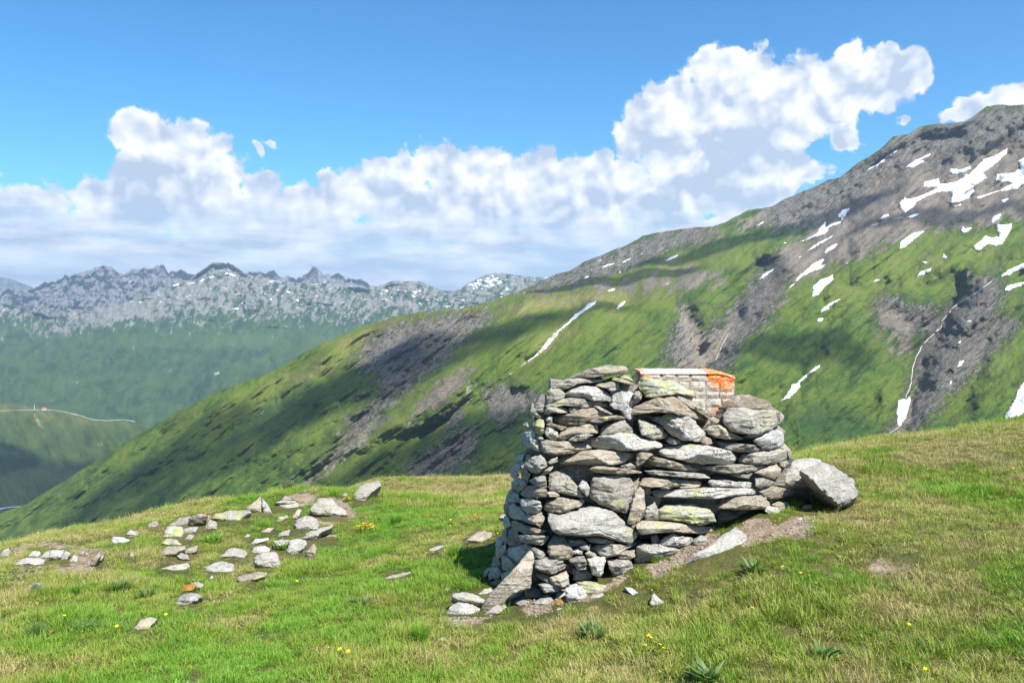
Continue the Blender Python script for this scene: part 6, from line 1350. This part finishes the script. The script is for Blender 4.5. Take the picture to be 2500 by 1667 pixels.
# tussocks and leafy herbs, each its own plant
def place(o, px, py, dz=0.0):
    Yq = ground_Y(px, py) or 10.0
    o.location = P3(px, py, Yq).tolist(); o.location.z = float(ground(o.location.x, o.location.y)) + dz; return Yq
M_lush = blade_material('lush_blades', False, tint=0.95); M_dark = blade_material('dark_leaves', False, ((0.10, 0.18, 0.04), (0.085, 0.18, 0.035), (0.055, 0.15, 0.03)), 0.5)
M_drygr = blade_material('dry_blades', False, tint=0.05)
for k, (px, py, hpx, wpx, lab, mt, leaf) in enumerate([
 (1026,1572,62,60,'bright green grass tussock in front of the cairn, below its fallen slabs',M_lush,0),(967,1282,34,44,'bright green grass tussock on the turf left of the cairn',M_lush,0),
 (1110,1365,50,52,'green grass tussock beside the cairn shadow',M_lush,0),(90,1560,50,60,'dark green tussock near the lower left corner',M_dark,0),(1600,1372,24,50,'short green grass clump growing on the stones at the cairn foot',M_lush,0),
 (293,1444,32,40,'bushy green herb on dry turf left of the two dark herbs',M_dark,1),(357,1458,20,50,'low green herb right of the bushy herb on dry turf',M_dark,1),(184,1452,30,26,'narrow green grass clump left of the bushy herb',M_lush,0),
 (204,1540,28,80,'wide low patch of dark leaves near the lower left',M_dark,1),(1727,1667,66,60,'dark pointed-leaved herb at the bottom edge below the cairn',M_dark,2),(2009,1612,40,70,'broad-leaved green herb at the lower right',M_dark,2),
 (1446,1560,46,52,'feathery green herb in front of the cairn',M_dark,1),(1843,1402,50,34,'single leafy stem on the grass below the bare earth',M_dark,2),(190,1296,14,76,'low green cushion of leaves on the left crest',M_lush,1),
 (770,1206,22,38,'pale straw-coloured tussock on the mound behind the big pale boulder',M_drygr,0),(815,1212,24,44,'bright grass clump on the crest between the big pale boulder and the outcrop',M_lush,0),
 (690,1340,26,44,'green leafy clump among the scattered stones',M_lush,1),(520,1325,26,50,'lush green tuft inside the ring of stones',M_lush,1),(880,1480,24,60,'dark green leaf patch in the middle of the meadow',M_dark,1)]):
    ob = bpy.data.objects.new('grass_tussock' if leaf == 0 else 'leafy_herb', None)
    Yq = ground_Y(px, py) or 10.0
    H = hpx / F * Yq; R = wpx / 2 / F * Yq
    me = tuft_mesh('plant', 260 if leaf == 0 else (150 if leaf == 1 else 26), R * (.55 if leaf == 0 else .8), H * 1.15, .0035 if leaf == 0 else (.010 if leaf == 1 else .020), .45 if leaf == 0 else .7, 700 + k, mt, leaf=leaf > 0)
    ob = bpy.data.objects.new('grass_tussock' if leaf == 0 else 'leafy_herb', me); C.objects.link(ob); place(ob, px, py)
    tag(ob, lab, 'tussock' if leaf == 0 else 'herb')

# flowers
m, nt = new_mat('yellow_petal'); finish(nt, nt.rgb((0.85, 0.60, 0.02)), 0.5); M_yel = m
m, nt = new_mat('blue_petal'); finish(nt, nt.rgb((0.30, 0.42, 0.75)), 0.5); M_blu = m
m, nt = new_mat('pink_petal'); finish(nt, nt.rgb((0.50, 0.14, 0.22)), 0.5); M_pnk = m
m, nt = new_mat('flower_stem'); finish(nt, nt.rgb((0.09, 0.17, 0.03)), 0.6); M_stem = m
def flower_bm(V, Fc, mi, c, R, petals, H, rr):
    b = len(V); x, y, z = c
    for a in (0, 2.1, 4.2): V.append((x + .0012 * math.cos(a), y + .0012 * math.sin(a), z))
    for a in (0, 2.1, 4.2): V.append((x + .0010 * math.cos(a), y + .0010 * math.sin(a), z + H))
    for i in range(3): Fc.append((b + i, b + (i + 1) % 3, b + 3 + (i + 1) % 3, b + 3 + i)); mi.append(0)
    tx, ty = rr.uniform(-.4, .4), rr.uniform(-.7, .1)
    for i in range(petals):
        a = 2 * math.pi * i / petals; b = len(V)
        for (q, s, up) in ((0.1, 0, 0), (.65, -.32, .18), (1.0, -.16, .30), (1.0, .16, .30), (.65, .32, .18)):
            px_ = R * (q * math.cos(a) - s * math.sin(a)); py_ = R * (q * math.sin(a) + s * math.cos(a))
            V.append((x + px_, y + py_, z + H + up * R + px_ * tx + py_ * ty))
        Fc.append((b, b + 1, b + 2, b + 3, b + 4)); mi.append(1)
    b = len(V)
    for i in range(6): a = i * math.pi / 3; V.append((x + R * .26 * math.cos(a), y + R * .26 * math.sin(a), z + H + R * .2))
    V.append((x, y, z + H + R * .38)); 
    for i in range(6): Fc.append((b + i, b + (i + 1) % 6, b + 6)); mi.append(1)
def flower_obj(name, heads, pet, rr):
    V, Fc, mi = [], [], []
    for (c, R, H, n) in heads: flower_bm(V, Fc, mi, c, R, n, H, rr)
    me = bpy.data.meshes.new(name); me.from_pydata(V, [], Fc); me.materials.append(M_stem); me.materials.append(pet); me.polygons.foreach_set('material_index', mi)
    return bpy.data.objects.new(name, me)
rr = random.Random(3)
fl0 = flower_obj('yellow_flower', [((0, 0, 0), .0135, .055, 5)], M_yel, rr)
near_ = [(1911,1393,'right of the leafy stem'),(1955,1405,'third in the line below the bare earth'),(1975,1417,'farthest right of the line below the bare earth'),(1946,1433,'lowest in the line below the bare earth'),(1865,1470,'highest of three in mid lower meadow'),(1837,1495,'left of the lower pair in mid lower meadow'),(1865,1497,'right of the lower pair in mid lower meadow'),
 (1100,1273,'above another on the turf left of the cairn'),(1099,1287,'below another on the turf left of the cairn'),(1215,1304,'close to the left flank of the cairn'),(93,1291,'on the left crest against the dark slope'),(30,1444,'near the left edge among dry grass'),(158,1512,'near the dark leaf patch at lower left'),(405,1512,'right of the four-cornered slab'),(285,1544,'below the four-cornered slab'),(374,1363,'beside the dark-edged rounded slab'),
 (1584,1568,'left of the loose cluster below the cairn'),(1621,1594,'right of the loose cluster below the cairn'),(1600,1578,'upper middle of the loose cluster below the cairn'),(1612,1586,'lower middle of the loose cluster below the cairn'),(2220,1538,'alone at the lower right'),(2259,1650,'at the bottom edge of the lower right'),
 (803,1594,'first of the bottom middle row'),(829,1600,'second of the bottom middle row'),(850,1605,'third of the bottom middle row'),(725,1426,'alone below the scattered stones'),(2474,1148,'near the right edge, left of its twin'),(2490,1152,'nearest the right edge, beside its twin'),(1590,1572,'touching the leftmost of the loose cluster below the cairn'),(1575,1585,'low left of the loose cluster below the cairn')]
for k, (px, py, lab) in enumerate(near_):
    o = fl0 if k == 0 else fl0.copy(); C.objects.link(o); place(o, px, py + 8); o.rotation_euler.z = rr.uniform(0, 6); s = rr.uniform(.6, .9); o.scale = (s, s, s)
    tag(o, 'small yellow flower ' + lab, 'flower', 'small yellow flowers in the meadow')
def cushion(px, py, wpx, hpx, n, lab, pet=M_yel, R=.012, name='flower_cushion', pn=5):
    Yq = ground_Y(px, py); W = wpx / F * Yq / 2; rr2 = random.Random(int(px)); heads = []
    for _ in range(n):
        a = rr2.uniform(0, 6.28); q = math.sqrt(rr2.random()); heads.append(((math.cos(a) * q * W, math.sin(a) * q * W * .9, 0), R * rr2.uniform(.8, 1.2), (hpx / F * Yq) * (1.0 - .45 * q * q) * rr2.uniform(.85, 1.1), pn))
    o = flower_obj(name, heads, pet, rr2); C.objects.link(o); place(o, px, py); tag(o, lab, 'flowers')
    me = tuft_mesh('leaves', 160, W * .95, hpx / F * Yq * .85, .006, .5, int(py), M_dark, leaf=True); lo = bpy.data.objects.new('leaves', me); C.objects.link(lo); lo.parent = o
cushion(893, 1302, 52, 24, 95, 'dense cushion of bright yellow flowers right of the scattered stones')
cushion(1168, 1266, 30, 10, 22, 'flat cluster of yellow flowers on the turf behind the pinkish lichened rock')
cushion(1052, 1264, 20, 8, 8, 'sparse cluster of yellow flowers left of the flat cluster')
cushion(850, 1226, 26, 12, 26, 'mossy yellow cushion at the foot of the streaked outcrop', R=.010)
cushion(88, 1448, 34, 22, 34, 'pale blue flowers over dark leaves near the left edge', M_blu, .007, 'forget_me_nots')
cushion(2105, 1068, 10, 10, 4, 'tiny pink flower heads on the right crest', M_pnk, .012, 'pink_flowers')
cushion(1785, 1525, 16, 10, 4, 'faded pink flower heads in the grass at lower middle', M_pnk, .010, 'pink_flowers')

# ------------------------------------------------------------------ valley floor, haze, shadow-casting clouds overhead
def sheet(name, pts, mat, kind='structure'):
    me = bpy.data.meshes.new(name); me.from_pydata(pts, [], [tuple(range(len(pts)))]); me.materials.append(mat)
    o = bpy.data.objects.new(name, me); C.objects.link(o); o['kind'] = kind; return o
m, nt = new_mat('valley_floor'); ps = nt.new('ShaderNodeNewGeometry').outputs['Position']
finish(nt, nt.mix(nt.noise(ps, 0.004, 6), nt.rgb((0.03, 0.055, 0.02)), nt.rgb((0.08, 0.10, 0.03))), 0.95)
sheet('valley_floor', [(-45000, -12000, -1150), (45000, -12000, -1150), (45000, 45000, -1150), (-45000, 45000, -1150)], m)

HAZE_D = 3.7e-5
hz = bpy.data.meshes.new('haze')
x0, x1, y0, y1, z0, z1 = -26000, 26000, -9000, 29000, -1160, 1500
vs = [(x, y, z) for z in (z0, z1) for y in (y0, y1) for x in (x0, x1)]
hz.from_pydata(vs, [], [(0, 2, 3, 1), (4, 5, 7, 6), (0, 1, 5, 4), (2, 6, 7, 3), (0, 4, 6, 2), (1, 3, 7, 5)])
m, nt = new_mat('haze'); pv = nt.new('ShaderNodeVolumePrincipled')
pv.inputs['Color'].default_value = (0.58, 0.78, 1.0, 1); pv.inputs['Density'].default_value = HAZE_D; pv.inputs['Anisotropy'].default_value = 0.1
o_ = nt.new('ShaderNodeOutputMaterial'); nt.l.new(pv.outputs[0], o_.inputs['Volume'])
hz.materials.append(m); ho = bpy.data.objects.new('haze', hz); C.objects.link(ho); ho['kind'] = 'stuff'

# cumulus drifting above the frame; they throw the shadows that lie on the slopes
m, nt = new_mat('cloud')
lw = nt.new('ShaderNodeLayerWeight'); lw.inputs[0].default_value = 0.5
df = nt.new('ShaderNodeBsdfDiffuse'); df.inputs[0].default_value = (0.9, 0.9, 0.9, 1)
tl = nt.new('ShaderNodeBsdfTranslucent'); tl.inputs[0].default_value = (0.9, 0.9, 0.9, 1)
mx = nt.new('ShaderNodeMixShader'); mx.inputs[0].default_value = 0.35; nt.l.new(df.outputs[0], mx.inputs[1]); nt.l.new(tl.outputs[0], mx.inputs[2])
tr = nt.new('ShaderNodeBsdfTransparent'); mx2 = nt.new('ShaderNodeMixShader')
nt.put(mx2.inputs[0], nt.ramp(lw.outputs['Facing'], 1.0, 0.12, 0.0, 0.42)); nt.l.new(tr.outputs[0], mx2.inputs[1]); nt.l.new(mx.outputs[0], mx2.inputs[2])
o_ = nt.new('ShaderNodeOutputMaterial'); nt.l.new(mx2.outputs[0], o_.inputs[0]); M_cloud = m
def cloud_over(layer, px, py, rx, ry, ang=0, alt=5600.0, thick=0.25, seed=1, what=''):
    """a cloud at altitude alt whose shadow lies round the slope point seen at (px, py); rx, ry in metres"""
    Y = float(layer.sample(np.array([float(px)]), np.array([float(py)]))[0])
    G = P3(px, py, Y)
    t = (alt - G[2]) / SUN_DIR.z
    c = G + np.array(SUN_DIR) * t
    nu, nv = 72, 40
    th = np.linspace(0, 2 * np.pi, nu, endpoint=False); ph = np.linspace(0.02, np.pi - 0.02, nv)
    T, Pp = np.meshgrid(th, ph)
    U = np.stack([np.sin(Pp) * np.cos(T), np.sin(Pp) * np.sin(T), np.cos(Pp)], -1)
    r = 1 + 0.55 * noise3(U * 1.6 + seed, seed) + 0.40 * noise3(U * 3.4 + seed, seed + 1) + 0.25 * noise3(U * 7 + seed, seed + 2) + 0.14 * noise3(U * 15 + seed, seed + 3)
    W = U * r[..., None]
    W[..., 2] = np.where(W[..., 2] < 0, W[..., 2] * 0.35, W[..., 2])
    a = math.radians(ang); X = W[..., 0] * rx; Y2 = W[..., 1] * ry
    V = np.stack([c[0] + X * math.cos(a) - Y2 * math.sin(a), c[1] + X * math.sin(a) + Y2 * math.cos(a), c[2] + W[..., 2] * thick * min(rx, ry)], -1).reshape(-1, 3)
    idx = np.arange(nu * nv).reshape(nv, nu); nx = np.roll(idx, -1, 1)
    q = np.stack([idx[:-1], idx[1:], nx[1:], nx[:-1]], -1).reshape(-1, 4)
    me = np_mesh('cloud', V, quads=q); me.materials.append(M_cloud)
    o = bpy.data.objects.new('cloud', me); C.objects.link(o)
    tag(o, 'white cumulus cloud high overhead, shading ' + what, 'cloud', 'clouds above the picture')
    return o

WHAT = ['the middle of the long green spur', 'the foot of the long green spur', 'the dark rock band on the spur', 'the crags behind the cairn', 'the snow gully head', 'the bench under the tan back ridge',
 'the dark middle ridge', 'the scree under the largest snowfield', 'the green rib right of the brick block', 'the upper end of the long snow gully', 'the flank of the left knoll', 'the river valley']
for k, a in enumerate([
 (hill, 640, 1060, 330, 110, 30), (hill, 330, 1190, 260, 90, 35), (hill, 980, 900, 240, 110, 20), (hill, 1110, 1120, 200, 120, 0),
 (hill, 1250, 800, 120, 80, 20), (hill, 1500, 690, 260, 120, 10), (hill, 1850, 575, 380, 110, 10), (hill, 2300, 530, 260, 60, 0),
 (hill, 1960, 850, 130, 110, 0), (hill, 1420, 760, 130, 60, 20), (knoll, 60, 1190, 560, 330, -30), (knoll, -120, 1130, 420, 260, 0)]):
    cloud_over(*a, seed=k * 7 + 2, what=WHAT[k])
